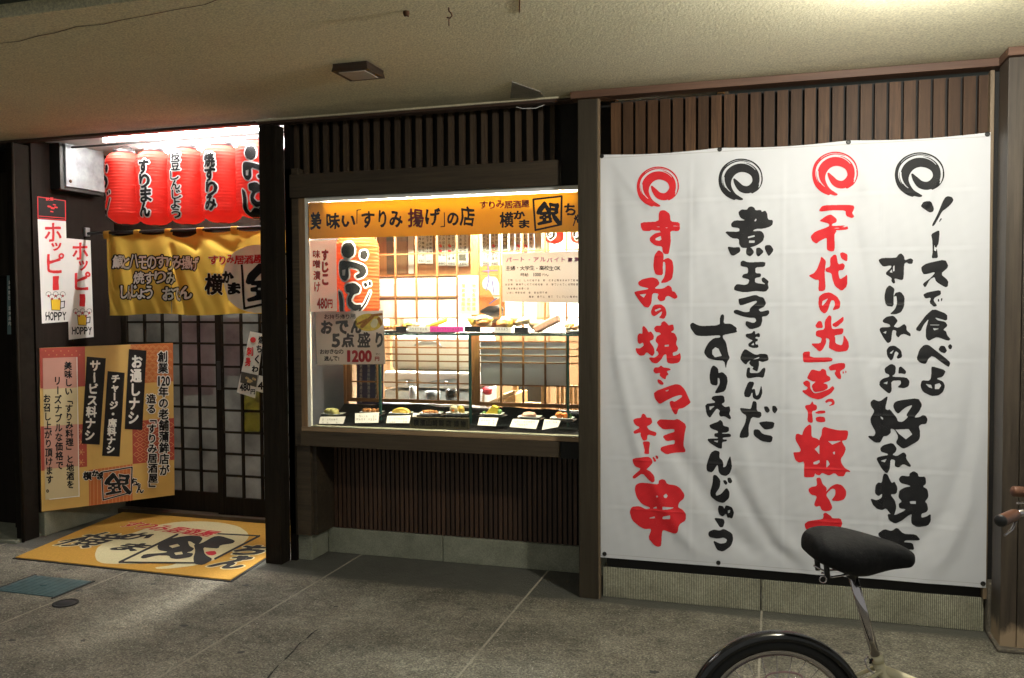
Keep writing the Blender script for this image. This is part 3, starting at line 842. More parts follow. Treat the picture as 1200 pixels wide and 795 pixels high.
part(MB().box(-6.6, -4.66, 5.37, 5.40, 0, 2.7), 'room_front_wall', M['room_wall'], room)
for x in (-3.98, -3.44, -2.0):
    part(MB().box(x-.05, x+.05, 7.50, 7.6, 0, 2.66), 'room_post', M['beam'] if x < -3.9 else M['frame_light'], room)

# ---- neighbour at the far left
nb = thing('neighbouring_front', 'dark neighbouring wall at the far left edge with a small grey notice', 'building', (-5.6, 4.7, 0))
MB().box(-7.2, -4.90, 4.66, 4.72, .02, ZS).build('wall', M['wall_dark'], nb)
MB().box(-4.90, -4.78, 4.56, 4.70, .02, ZS).build('post', M['wall_dark'], nb, bevel=.004)
MB().box(-4.78, -4.665, 4.50, 4.60, .02, ZS).build('panel', M['back'], nb, bevel=.004)
MB().box(-5.10, -4.88, 4.55, 4.66, 1.72, 2.4).build('shutter_box', M['post'], nb, bevel=.004)

# ================================================================ LIGHTS THE PLACE HAS
def ceiling_fixture(x, y, lit, label, group):
    t = thing('ceiling_light', label, 'ceiling light', (x, y, ZS), group=group)
    w = .082
    mb = MB()
    # square tapered housing hanging from the soffit
    q0 = [(x-w, y-.085), (x+w, y-.085), (x+w, y+.085), (x-w, y+.085)]
    q1 = [(x-w*1.06, y-.09), (x+w*1.06, y-.09), (x+w*1.06, y+.09), (x-w*1.06, y+.09)]
    vs = [(a, b, ZS) for a, b in q0]+[(a, b, ZS-.012) for a, b in q0]+[(a, b, ZS-.034) for a, b in q1]
    mb.add(vs, [(0, 1, 2, 3)]+[(i, i+4, (i+1) % 4+4, (i+1) % 4) for i in range(4)]+[(i+4, i+8, (i+1) % 4+8, (i+1) % 4+4) for i in range(4)]+[(11, 10, 9, 8)])
    mb.build('housing', M['fixture'], t)
    MB().box(x-w*.78, x+w*.78, y-.066, y+.066, ZS-.037, ZS-.0342).build('diffuser', M['lit'] if lit else M['unlit'], t)
M['fixture'] = plain('dark brown fixture', (.035, .022, .016), .5)
M['unlit'] = plain('grey unlit diffuser', (.42, .41, .38), .5)
ceiling_fixture(-1.785, 3.54, False, 'unlit square ceiling light with a dark brown rim under the eave', 'ceiling lights under the eave')
# the lit one hangs lower, just past the top of the picture
M['lamp_eave'] = emissive('lit globe of the eave lamp', (1.0, .97, .87), LAMP_EAVE)
LZ = ZS-.085; lt = thing('eave_lamp', 'lit round globe lamp under the eave in front of the white banner', 'ceiling light', (.55, 2.82, ZS))
MB().lathe([(0, 0), (.05, 0), (.05, -.02), (.02, -.03)], (.55, 2.82, ZS), 20).build('canopy', M['fixture'], lt)
MB().blob((.55, 2.82, LZ), .06, .06, .06, 20, 12).build('globe', M['lamp_eave'], lt)

M['tube'] = emissive('fluorescent tube', (1.0, .97, .93), LAMP_PORCH)
M['tube_rear'] = emissive('rear fluorescent tube', (1.0, .97, .93), LAMP_PORCH*1.15)
M['tube_case'] = emissive('display case tube', (1.0, .86, .62), LAMP_CASE)
M['tube_dim'] = emissive('dim room lamp panel', (1.0, .90, .75), LAMP_ROOM)
M['tube_room'] = emissive('room lamp panel', (1.0, .84, .62), LAMP_ROOM)
M['tube_kitchen'] = emissive('kitchen lamp panel', (1.0, .95, .85), LAMP_KITCHEN)
for nm, lb, x0, x1, y, z, mt, r in (
        ('tube_light', 'long white tube light over the row of red lanterns in the doorway', -4.12, -2.85, 4.58, 2.570, 'tube', .011),
        ('tube_light', 'second tube light nearer the doors, behind the row of lanterns', -4.12, -2.85, 5.06, 2.566, 'tube_rear', .011),
        ('tube_light', 'tube light hidden behind the yellow sign at the top of the display window', -2.5, -1.0, 4.522, 2.06, 'tube_case', .010)):
    t = thing(nm, lb, 'tube light', ((x0+x1)/2, y, z))
    MB().tube([(x0, y, z), (x1, y, z)], r, 10).build('tube', M[mt], t)
    for xe in (x0, x1): MB().box(xe-.012, xe+.012, y-.014, y+.014, z-.012, z+.024 if z > 2.2 else z+.05).build('socket', M['white_ceil'], t, bevel=.002)
for x, y, lb in ((-4.9, 6.6, 'bright ceiling panel in the dining room behind the lattice doors'), (-3.0, 6.3, 'bright ceiling panel over the kitchen behind the display window'), (-1.4, 6.3, 'bright ceiling panel over the bench seats')):
    t = thing('ceiling_panel_light', lb, 'ceiling light', (x, y, 2.64), group='ceiling panel lights in the dining room')
    MB().box(x-.33, x+.33, y-.33, y+.33, 2.615, 2.66).build('housing', M['alu'], t)
    if x < -4: mat_ = 'tube_dim'
    else: mat_ = 'tube_kitchen'
    MB().box(x-.3, x+.3, y-.3, y+.3, 2.606, 2.6145).build('diffuser', M[mat_], t)

# hooks and bits under the eave
def tagp(mb, name, mat, label, cat, group=None, bevel=0, parent=None):
    o = mb.build(name, mat, parent, bevel); return tag(o, label, cat, group)
h = atZ(526, 9, ZS)
tagp(MB().tube([h, h+[0, 0, -.012], h+[.008, 0, -.02], h+[.012, 0, -.03], h+[.004, 0, -.038], h+[-.008, 0, -.034]], .0028, 6).tube([h+[0, 0, -.038], h+[0, 0, -.065]], .002, 6), 'ceiling_hook', M['rust'], 'rusty question-mark hook hanging from the stucco eave', 'hook')
h = atZ(476, 13, ZS)
tagp(MB().blob(h+[0, 0, -.008], .013, .009, .012, 8, 6, .12, 2).tube([h+[.004, 0, 0], h+[.008, 0, -.022]], .003, 6), 'ceiling_anchor', M['rust'], 'rusty anchor stub in the stucco, left of the hook', 'hook')
h = atZ(609, -2, ZS)
tagp(MB().tube([h, atZ(609, 14, ZS)+[0, 0, -.002]], .0022, 6), 'ceiling_wire', M['rust'], 'short thin straight wire end on the eave near the top edge', 'wire')
p = atY([592, 600, 612, 628, 638, 646], [118, 124, 127.5, 127, 123, 117], 4.40)
tagp(MB().tube(list(p), .0018, 6), 'loose_cable', M['alu'], 'thin pale cable sagging below the grey plaster patch', 'cable')

# ================================================================ BANNER
BX0, BX1, BZ0, BZ1 = -.843, .908, .213, 2.253
FOLDS = [  # curves in the cloth, (points, half width, depth toward the viewer)
    ([(708, 200), (722, 300), (742, 400), (775, 500), (830, 590), (880, 650)], .045, -.012),
    ([(712, 330), (722, 420), (745, 520), (780, 600), (815, 650)], .035, .010),
    ([(830, 185), (812, 270), (800, 380), (795, 480)], .05, .007),
    ([(860, 560), (880, 600), (905, 640), (940, 672)], .03, -.010),
    ([(846, 420), (862, 500), (880, 570), (915, 630), (960, 680)], .045, .009),
    ([(955, 175), (975, 260), (1000, 340), (1010, 430), (1030, 520), (1060, 600)], .035, .008),
    ([(1010, 180), (1000, 250), (1012, 330), (1024, 420)], .03, -.007),
    ([(1150, 420), (1135, 520), (1110, 600), (1060, 660), (1020, 690)], .04, -.011),
    ([(1156, 500), (1140, 590), (1105, 660), (1080, 690)], .035, .010),
    ([(1120, 165), (1105, 200), (1086, 240)], .012, .004),
    ([(715, 186), (735, 215), (760, 240)], .02, .005),
    ([(925, 400), (930, 500), (945, 600)], .06, .006),
]
FW = []
for pts, w, d in FOLDS:
    q = atY([a for a, _ in pts], [b for _, b in pts], 4.30)[:, [0, 2]]; FW.append((q, w, d))
GR_T = [(-.835, 2.245), (-.26, 2.245), (.32, 2.245), (.895, 2.245)]
def banner_y(x, z):
    x = np.asarray(x, float); z = np.asarray(z, float); d = np.zeros_like(x)
    for q, w, dep in FW:
        best = np.full(x.shape, 9.0)
        for k in range(len(q)-1):
            ax, az = q[k]; bx, bz = q[k+1]; L = (bx-ax)**2+(bz-az)**2
            t = np.clip(((x-ax)*(bx-ax)+(z-az)*(bz-az))/L, 0, 1)
            best = np.minimum(best, np.hypot(x-ax-t*(bx-ax), z-az-t*(bz-az)))
        d += dep*1.0*np.exp(-(best/w)**2)
    # creases where it was folded
    for cx in (-.40, .035, .47): d += 0.0018*np.exp(-((x-cx)/.006)**2)-.0010*np.exp(-((x-cx-.014)/.01)**2)
    for cz in (.47, .72, .98, 1.235, 1.49, 1.74, 2.0): d += (.0017*np.exp(-((z-cz)/.005)**2)-.0008*np.exp(-((z-cz-.013)/.01)**2))
    d += .004*np.sin(x*5.2+z*1.1)+.003*np.sin(x*11-z*2.3+1)+.0014*np.sin(x*31+z*9)*np.sin(z*17)+.0006*np.sin(x*83-z*40)*np.sin(z*61+x*22)
    for gx, gz in GR_T:
        rr_ = np.hypot(x-gx, z-gz); d += .0035*np.sin(np.arctan2(z-gz, x-gx)*9)*np.exp(-rr_/.09)*np.clip(rr_/.02, 0, 1)
    # pinned along the top edge
    edge = np.clip((BZ1-z)/.25, 0, 1); e2 = np.clip((z-BZ0)/.12, .35, 1); e3 = np.clip((x-BX0)/.08, .3, 1)*np.clip((BX1-x)/.08, .3, 1)
    return 4.318-np.maximum(d*edge*e2*e3+.006, -.012)
def banner_fn(off):
    def f(x, y):
        p = atY(x, y, 4.30); Yb = banner_y(p[:, 0], p[:, 2]); p[:, 1] = Yb-off; return p
    return f
M['banner'] = translucent('white polyester banner cloth', (.68, .69, .72), .12, .55, coat=.35, vary=.01, weave=700)
M['ban_ink'] = plain('black banner print', (.012, .012, .014), .6, vary=.15, scale=20, spec=.2)
M['ban_red'] = plain('red banner print', (.62, .022, .030), .6, vary=.08, scale=20, spec=.2)
bn = thing('hanging_banner', 'large white cloth banner with red and black brush lettering fixed on the slatted wall', 'banner', (0.03, 4.30, BZ0))
NU, NV = 190, 220
U, Vv = np.meshgrid(np.linspace(0, 1, NU+1), np.linspace(0, 1, NV+1))
sag = 0
Xg = BX0+(BX1-BX0)*U+(.012*(1-Vv)*(U-.2)); 
Zg = BZ0+(BZ1-BZ0)*Vv
topsag = -.011*np.abs(np.sin(np.pi*(U*3)))*np.clip((Vv-.9)*10, 0, 1)
Zg = Zg+topsag
Yg = banner_y(Xg, Zg)
mb = MB(); vs = np.stack([Xg.ravel(), Yg.ravel(), Zg.ravel()], -1); w = NU+1
mb.v = [tuple(p) for p in vs]
mb.f = [(j*w+i, j*w+i+1, (j+1)*w+i+1, (j+1)*w+i) for j in range(NV) for i in range(NU)]; mb.sm = [True]*len(mb.f)
cl = mb.build('cloth', M['banner'], bn)
M['stitch'] = plain('pale grey stitching', (.55, .55, .56), .7)
for z0, z1 in ((BZ1-.020, BZ1-.0165), (BZ0+.0165, BZ0+.019)):
    hem = MB()
    xs = np.linspace(BX0+.004, BX1-.004, 120)
    hem.v = [(x, float(banner_y(x, z))-.0009, z) for x in xs for z in (z0, z1)]
    hem.f = [(2*i, 2*i+2, 2*i+3, 2*i+1) for i in range(119)]; hem.sm = [False]*119
    hem.build('hem_stitching', M['stitch'], bn)
for x, z in GR_T+[(-.825, .232), (-.26, .232), (.33, .232), (.905, .232)]:
    y = float(banner_y(x, z))
    t = 2*math.pi
    MB().tube([(x+.0085*math.cos(a), y-.002, z+.0085*math.sin(a)) for a in np.linspace(0, t, 14)[:-1]], .0028, 6, closed=True).lathe([(0, .0), (.007, .0)], (x, y-.0018, z), 12, (0, 1, 0)).build('grommet', M['black_metal'], bn)

def swirl(ink, x0, y0, x1, y1):
    w = (x1-x0)/400.0; h = (y1-y0)/400.0; s = (w+h)/2
    def P(L): return [(x0+a*w, y0+b*h, r*s) for a, b, r in L]
    main = [(140, 195, 10), (165, 235, 24), (205, 280, 32), (262, 292, 34), (310, 262, 34), (335, 205, 32), (318, 135, 38), (260, 90, 44), (190, 82, 44), (125, 112, 44), (82, 170, 44), (72, 235, 40), (92, 295, 34), (135, 345, 24), (185, 372, 16), (212, 380, 8)]
    M_ = []
    for k in range(len(main)-1):
        for t in (0, .25, .5, .75):
            # catmull
            p0 = main[max(k-1, 0)]; p1 = main[k]; p2 = main[k+1]; p3 = main[min(k+2, len(main)-1)]
            M_.append(tuple(.5*(2*p1[i]+(p2[i]-p0[i])*t+(2*p0[i]-5*p1[i]+4*p2[i]-p3[i])*t*t+(3*p1[i]-p0[i]-3*p2[i]+p3[i])*t**3) for i in range(3)))
    M_.append(main[-1]); ink.stroke(P(M_))
    outer = [(300, 318, 9), (345, 285, 12), (378, 235, 10), (388, 180, 7), (370, 105, 7), (325, 52, 9), (265, 22, 11), (200, 12, 12), (135, 25, 13), (75, 60, 14), (32, 112, 14), (14, 175, 14), (18, 240, 15), (42, 300, 16), (90, 345, 18), (140, 372, 16)]
    O_ = []
    for k in range(len(outer)-1):
        for t in (0, .33, .66):
            p0 = outer[max(k-1, 0)]; p1 = outer[k]; p2 = outer[k+1]; p3 = outer[min(k+2, len(outer)-1)]
            O_.append(tuple(.5*(2*p1[i]+(p2[i]-p0[i])*t+(2*p0[i]-5*p1[i]+4*p2[i]-p3[i])*t*t+(3*p1[i]-p0[i]-3*p2[i]+p3[i])*t**3) for i in range(3)))
    O_.append(outer[-1]); ink.stroke(P(O_))
    # the dry white lines between the rounds of the brush
    for off, r, a0, a1 in ((.80, 2.8, 1.05, 2.75), (.87, 1.6, .35, 1.2), (.93, 1.2, .5, 2.2), (.66, 2.2, 2.85, 3.6)):
        L = []
        for a in np.linspace(a0*math.pi, a1*math.pi if a1 > a0 else a1, 26):
            pass
    def arc(rad, a0, a1, r):
        L = [(200+rad*math.cos(a), 196+rad*.98*math.sin(a), r*(.4+.6*math.sin((k+1)/27*math.pi))) for k, a in enumerate(np.linspace(a0, a1, 26))]
        ink.stroke(P(L), True)
    arc(158, R(150), R(325), 5); arc(186, R(200), R(350), 2.6); arc(150, R(128), R(188), 5); arc(168, R(140), R(230), 2.4); arc(176, R(318), R(385), 7)

black = Ink(800, 170, 1135, 680, .5); redi = Ink(735, 170, 1025, 655, .5)
swirl(redi, 746, 195, 796, 243.5); swirl(black, 842, 185.7, 894.5, 236); swirl(redi, 952, 177.5, 1006.5, 230.4); swirl(black, 1049, 178.3, 1108, 232)
k = 7.95
redi.trace(730, 180, k, "160,640 330,632 330,560 345,530 385,525 435,560 440,632 525,640 530,700 515,722 437,718 442,795 443,820 430,900 422,935 385,936 367,920 362,865 300,858 250,820 245,785 290,745 345,732 340,715 185,724 165,690", "300,790 350,765 355,800 335,812 300,805")
redi.trace(730, 280, k, "330,100 375,135 375,190 368,250 370,340 300,335 278,260 290,150|380,190 420,175 460,205 470,280 455,375 400,408 345,412 385,350 395,270 390,215 370,215|140,400 180,375 270,357 320,375 340,420 285,465 370,465 420,430 450,455 455,490 480,492 510,545 480,563 420,530 395,540 385,575 345,585 315,555 330,510 270,505 262,600 235,643 195,635 150,580 100,505 105,492 230,470 235,460 165,445 138,425|290,615 350,610 390,640 405,700 380,750 328,735 350,715 365,670 290,725 262,710 256,675 275,630", "150,520 215,512 190,550|290,665 340,645 355,655 300,680")
redi.trace(730, 370, k, "190,95 215,120 235,160 255,145 285,190 280,225 240,240 285,300 292,350 270,385 215,340 190,375 150,378 120,350 108,305 150,310 190,280 180,250 150,270 130,250 130,185 150,165 178,175 175,110|380,50 410,75 420,95 465,80 475,135 440,155 480,165 505,215 490,265 515,305 500,335 460,345 465,380 510,365 530,345 540,400 520,440 450,452 410,440 405,405 400,360 375,370 355,410 310,452 265,440 235,400 250,390 290,395 330,365 320,335 300,330 320,290 325,270 298,240 310,195 350,175 340,160 300,155 283,120 305,95 350,95 355,65|350,465 370,485 430,492 448,508 400,520 425,550 400,565 395,598 370,590 335,560 345,535 300,545 275,520 290,485 330,485|315,598 345,600 378,635 365,652 320,630|280,715 480,640 530,645 575,690 620,790 630,815 560,865 515,870 500,925 475,920 440,850 430,805 455,795 480,808 555,755 540,740 480,755 390,800 335,832 290,780", "385,275 425,272 425,290 385,292|385,705 430,690 410,710")
redi.trace(730, 460, k, "320,270 345,257 470,262 510,248 590,305 570,400 560,500 580,545 575,565 470,570 400,585 345,545 350,515 430,495 475,490 480,450 400,465 360,415 440,385 475,375 475,345 370,355 330,320 308,290|185,200 205,215 215,240 255,240 270,285 245,310 215,320 240,355 310,380 300,415 225,395 220,450 185,455 160,405 165,375 105,390 92,365 160,330 110,305 92,260 115,245 165,240 170,210|180,462 250,462 240,535 242,580 195,575 200,545 190,500|85,620 230,600 265,625 275,660 250,690 215,720 250,735 290,780 295,830 275,845 240,820 180,755 100,815 80,790 170,715 110,695 90,660|268,610 285,605 310,645 290,655|295,595 320,595 328,620 310,630")
redi.trace(730, 545, k, "330,150 360,138 390,145 410,185 490,195 530,220 572,280 565,320 520,355 510,400 550,420 585,460 585,520 520,560 510,630 480,645 430,630 370,610 360,640 355,760 325,770 290,755 232,690 265,600 200,605 150,580 80,520 58,440 80,395 150,390 210,420 260,410 170,370 125,310 105,240 115,190 160,170 250,175 330,185", "305,295 318,285 328,297 315,308|375,290 400,270 415,290 405,312 385,310|270,412 310,392 315,412|368,390 480,402 440,415 368,420|240,500 295,485 295,505 245,505|370,485 440,470 440,505 365,510")
black.trace(830, 180, k, "280,545 310,520 360,525 375,500 405,492 430,505 440,530 490,525 500,545 530,530 550,560 555,615 603,620 600,660 580,680 520,700 440,703 410,725 490,720 515,745 522,775 510,815 470,845 430,865 370,880 310,880 287,845 285,795 215,790 145,725 290,730 290,695 215,685 212,650 245,622 350,625 300,600 285,570", "370,775 430,760 435,775 370,790|380,810 435,810 430,832 380,832|430,625 445,605 450,620 435,635")
black.trace(830, 270, k, "175,150 240,160 295,155 300,200 235,240 205,225|355,165 400,160 430,205 390,248 350,220|445,165 480,160 520,200 465,250 445,220|530,140 580,135 612,185 565,245 545,215 525,170|300,295 325,280 370,300 535,292 528,340 440,345 440,400 490,402 490,435 435,445 435,490 540,505 500,480 495,450 515,435 565,475 555,500 565,540 535,575 440,565 340,580 240,560 240,530 265,500 340,510 370,500 385,460 310,440 325,410 370,400 370,345 300,335|280,640 330,630 440,600 480,620 515,625 540,680 520,715 465,740 490,760 565,742 570,775 545,800 500,805 505,840 487,899 391,927 345,883 351,843 423,867 448,845 435,815 380,815 310,800 240,775 235,750 265,738 340,765 385,760 385,735 400,715 460,665 440,655 300,705 285,680")
black.trace(850, 370, 9.9375, "235,215 310,205 330,175 350,190 345,220 365,215 385,200 405,220 400,255 360,245 345,265 380,275 375,300 350,305 352,340 380,335 388,375 320,380 270,360 265,330 300,305 320,290 285,275 240,250|170,500 195,430 230,385 330,450 375,460 400,445 490,450 508,520 430,545 388,525 395,570 380,630 370,655 310,625 330,600 300,590 275,555 290,530 300,515 260,545 240,575 200,545|255,605 290,605 285,665 300,672 390,670 430,620 455,605 470,630 445,730 380,715 260,735 240,700", "300,345 330,315 335,345|300,520 400,480 390,500")
black.trace(800, 430, 6.625, "510,115 550,118 555,135 535,180 560,170 570,230 590,215 610,140 620,200 605,245 580,262 545,245 540,195 520,240 480,235 475,200|545,265 575,275 575,345 610,355 612,385 595,402 535,390 510,470 515,550 440,555 445,515 485,440 495,380 460,360 440,320 490,325 530,330|630,310 660,310 680,345 655,362 635,340|695,305 720,305 740,335 715,367 695,345|590,435 640,425 715,432 705,480 640,492 610,465|550,490 590,487 620,525 702,540 690,592 610,580 550,535|275,50 310,40 345,75 350,120 330,190 270,207 245,205 290,130 285,90 270,85|235,228 320,222 328,275 300,290 330,315 365,305 370,345 360,365 378,400 365,410 325,385 290,390 280,365 290,345 265,325 245,350 210,402 185,370 172,290 260,280 220,250|270,430 290,413 310,430 315,460 360,470 360,500 340,512 305,515 305,522 370,520 378,545 310,552 310,565 345,568 340,582 305,585 305,640 275,635 210,595 190,570 200,560 275,560 270,550 245,545 245,520 275,515 270,500 215,480 205,455 240,440", "205,310 250,305 210,340|235,578 275,575 270,592")
black.trace(800, 360, k, "65,165 90,143 130,165 170,178 345,170 345,110 355,75 375,65 388,85 380,155 450,155 505,195 500,215 510,235 375,260 372,285 405,330 425,440 440,475 415,510 402,580 388,500 300,495 230,475 198,430 205,395 240,330 290,290 350,285 350,262 190,272 120,265 75,205|285,540 330,570 335,620 325,650 325,735 260,725 248,650 260,575", "275,400 305,375 335,390 365,455 300,468 275,440")
black.trace(800, 540, 6.91, "225,-60 260,-82 300,-70 295,-20 320,0 330,30 325,60 350,50 365,0 385,-40 395,20 398,60 380,110 350,130 310,120 290,95 285,50 280,35 240,100 195,90 190,50 200,10|245,120 270,118 305,160 300,220 265,270 270,292 310,275 355,220 380,260 375,310 330,350 280,340 225,300 220,260 240,190|325,165 345,160 365,185 350,203 335,190|360,145 385,142 402,175 385,192 365,180|290,370 325,375 335,400 345,370 365,370 400,385 415,430 400,480 375,470 360,475 350,435 320,465 290,440 282,400|250,470 330,482 338,510 325,550 300,550 275,510|210,580 250,563 300,575 330,560 400,600 408,650 390,700 325,745 275,730 242,650 300,680 345,675 360,650 330,630 280,640 215,625 205,605", "365,410 385,405 380,430 365,435")
redi.trace(930, 170, k, "240,600 270,563 400,557 560,557 570,580 560,610 548,630 570,665 545,680 490,660 485,607 360,608 245,620")
redi.trace(930, 265, k, "240,-50 310,-100 350,-110 405,-65 400,-35 360,-20 355,0 500,-8 515,30 380,45 385,230 350,238 310,222 310,150 310,105 240,140 215,165 175,140 158,95 200,50 330,5 335,-22 250,-45|258,280 305,325 295,385 290,440 300,590 270,608 230,605 240,500 200,500 140,465 155,455 190,440 220,400 250,320|340,300 375,265 400,270 415,360 460,345 480,370 465,410 415,415 430,500 480,470 500,448 500,560 450,608 385,560 365,500 355,440 300,425 298,395 345,375|430,255 460,243 505,265 500,335 445,305|235,660 280,625 340,617 410,660 438,710 430,770 360,788 388,735 380,695 350,690 320,790 290,820 250,790 232,740", "265,735 270,700 325,672 300,710 270,745")
redi.trace(920, 355, k, "370,170 410,113 435,130 430,195 440,250 545,235 545,270 530,295 460,305 470,330 470,380 530,400 545,350 545,295 590,360 598,410 580,450 490,460 410,425 410,400 415,340 380,325 385,370 350,440 320,457 270,410 240,380 330,380 345,330 285,310 290,260 370,250|280,215 310,170 340,170 358,235 300,238|440,200 495,165 545,125 548,170 480,230 445,218|165,460 235,452 230,510 420,510 447,525 430,550 180,558 168,540|405,600 440,575 520,560 560,565 560,610 510,640 525,690 520,715 490,705 460,660 480,625 420,635|535,640 548,640 550,660 538,662|562,632 572,635 572,657 563,657")
redi.trace(920, 440, k, "205,25 225,-20 250,-56 325,-35 345,-62 380,-50 388,0 420,15 425,50 350,75 395,85 400,120 380,135 345,150 270,160 245,95 290,60 260,60 215,35|165,70 200,45 235,65 235,120 250,145 275,170 330,160 410,130 445,98 463,125 430,170 320,230 240,210 160,155 165,138 195,140 215,115 180,95|370,245 400,220 445,218 463,250 460,275 400,292 440,262 430,245 400,248 385,260|255,238 265,270 295,280 300,310 285,330 250,335 262,440 240,445 207,430 215,340 185,300 190,280 235,275|275,350 320,330 375,330 375,355 300,360|285,395 320,385 370,390 378,435 330,440 290,430|165,530 185,490 230,455 248,480 245,575 300,590 320,610 322,590 340,560 345,500 365,480 420,497 500,515 585,515 590,545 575,605 535,612 530,620 570,685 550,740 520,780 525,820 560,870 612,895 605,905 570,900 548,945 500,945 460,910 410,938 370,920 345,910 320,935 290,925 280,910 270,950 180,950 175,930 180,800 130,815 95,790 75,720 90,718 140,715 148,690 95,600 100,550 120,543 160,560", "400,615 530,612 440,648|445,720 465,710 465,740 450,735|275,690 320,650 320,740 300,715|265,810 320,790 325,810 300,830 265,830|385,790 400,795 418,830 385,865")
redi.trace(920, 530, k, "290,240 330,238 350,300 385,330 390,355 375,380 430,320 480,298 530,310 570,360 570,410 550,445 500,460 430,455 470,400 470,350 440,340 390,385 385,410 415,450 443,520 420,550 370,553 340,540 325,500 290,512 268,490 300,410 240,395 213,350 240,325 300,315|355,575 380,565 430,600 440,620 520,620 535,670 515,720 480,760 400,780 380,850 340,880 320,800 230,760 190,710 180,670 220,640 350,628 360,600")
black.trace(1030, 165, k, "395,605 420,565 490,560 520,630 510,660 475,668 400,615")
black.trace(1060, 225, 9.9375, "510,45 560,55 580,95 540,150 480,200 455,215 430,250 405,300 350,395 320,395 390,260 450,110 480,60|430,300 445,310 415,350 405,345|315,490 400,445 418,455 405,600 380,640 390,700 398,770 320,772 335,700 330,560", "355,640 380,648 375,690 350,680|352,600 358,600 360,650 352,650")
black.trace(1020, 290, 7.227, "435,165 480,135 640,100 670,165 600,225 665,280 663,330 640,340 560,290 550,250 510,270 470,345 445,310 520,255 560,205 460,230 440,205|450,400 490,380 600,360 605,400 550,425 540,450 572,495 545,505 505,470 520,425 470,435|575,440 587,435 590,460 578,462|603,432 617,430 612,458 603,455|390,690 420,650 480,570 540,520 655,565 655,625 575,600 550,595 575,620 640,630 660,665 620,700 645,710 655,745 685,780 665,795 570,760 545,770 500,795 475,770 475,690 490,640 500,605 455,660 430,715 395,705|70,105 100,90 190,88 225,85 240,60 265,48 290,75 295,110 345,90 368,105 360,140 330,140 310,125 290,140 285,270 265,278 205,260 215,300 200,310 180,285 185,260 125,222 180,170 180,150 110,165 80,130|165,318 210,350 200,400 200,505 135,495 120,420 135,350|215,385 260,375 295,420 290,500 265,550 220,568 165,568 215,520 230,470 225,410 200,420", "510,655 590,655 590,662 510,662|535,685 590,690 545,705|165,210 185,185 190,215|195,160 208,150 208,200 195,205")
black.trace(1020, 370, 7.227, "395,370 420,290 460,250 500,250 550,290 640,360 683,400 670,440 630,415 530,340 495,370 475,413 430,405|580,290 600,255 635,260 655,300 635,322 600,310|660,260 680,240 700,260 690,287 670,285|520,450 525,430 645,465 620,520 560,535 620,560 637,600 620,650 580,680 520,685 450,650 428,600 440,550 500,555 515,540 520,500|105,40 140,10 200,0 238,45 215,75 200,95 240,105 290,70 310,90 310,125 345,155 345,180 290,155 260,165 240,190 218,165 225,130 190,120 180,220 150,238 120,200 78,125 90,100 175,98 165,75 110,60|140,290 165,260 210,255 265,295 275,355 235,370 225,355 245,320 215,300 195,370 175,383 145,345|120,450 180,408 220,430 215,495 180,520 310,525 338,560 330,600 290,620 230,610 265,580 260,550 180,555 185,640 165,665 140,650 78,595 80,560 110,535 165,520 160,500 130,490|240,495 245,440 265,432 310,475 300,500 265,492", "470,580 520,590 530,620 500,610|552,585 590,575 605,595 585,625 550,625|110,145 140,130 135,155|165,320 205,290 185,325|110,575 150,560 145,585")
black.trace(1010, 450, k, "295,215 305,180 340,160 530,135 568,200 540,260 490,320 540,315 570,295 600,300 618,335 605,378 560,380 535,400 548,450 545,510 525,540 400,610 370,600 320,555 345,500 310,430 270,420 275,460 240,490 205,490 185,530 170,548 125,550 60,500 65,485 115,490 130,450 85,370 80,320 120,255 85,210 80,170 110,145 155,165 180,160 240,118 245,130 220,235 245,250 262,238 330,320 340,355 385,360 440,310 415,300 480,200 430,215 390,240 345,285 315,260|170,605 200,575 290,553 330,605 320,640 285,665 330,680 395,640 420,665 415,700 465,770 450,782 390,750 345,788 308,770 315,715 270,705 262,800 234,839 190,800 140,710 145,690 180,675 245,668 245,655 180,635", "315,430 440,425 475,475 415,522 350,470|172,300 200,320 200,340 180,325|175,720 235,700 215,735")
black.trace(1010, 540, 6.12, "165,95 185,100 215,165 235,150 258,195 250,240 205,245 240,290 250,340 235,395 210,390 175,345 150,360 110,350 80,320 62,275 110,290 145,270 150,240 120,260 95,240 100,180 120,160 145,165 155,105|345,95 375,78 405,95 410,120 460,118 465,170 440,190 475,210 482,265 455,300 470,310 480,355 465,375 430,385 430,415 470,405 498,385 500,440 480,475 400,482 360,460 355,420 362,385 330,400 290,435 240,458 195,430 185,385 240,395 290,370 320,350 270,345 265,310 290,295 262,265 270,215 310,195 355,190 340,180 280,165 265,135 285,110 345,118|118,525 165,495 215,510 255,482 300,530 390,535 425,575 410,582 320,575 300,590 370,598 382,650 330,645 300,620 200,590 125,550|215,745 290,735 300,775 270,785 235,770", "345,295 390,293 390,315 350,312")
redi.dry((760, 258, 790, 272), 0.03, 5, 3); black.dry((850, 268, 870, 272), .05, 2, 4); redi.dry((975, 264, 998, 272), -.05, 9, 5)
black.mesh('black_lettering', M['ban_ink'], banner_fn(.0016), bn, run=5)
redi.mesh('red_lettering', M['ban_red'], banner_fn(.0016), bn, run=5)

# ================================================================ DOORWAY THINGS
def panel(name, quad, fn, mat, parent, off=None, th=None):
    """flat sheet whose outline is measured on the photo; fn maps it to the plane"""
    q = chaikin(quad) if th == 'soft' else quad
    P = fn(np.array([a for a, _ in q], float), np.array([b for _, b in q], float))
    mb = MB(); mb.add(list(P), [tuple(range(len(P)-1, -1, -1))])
    return mb.build(name, mat, parent)
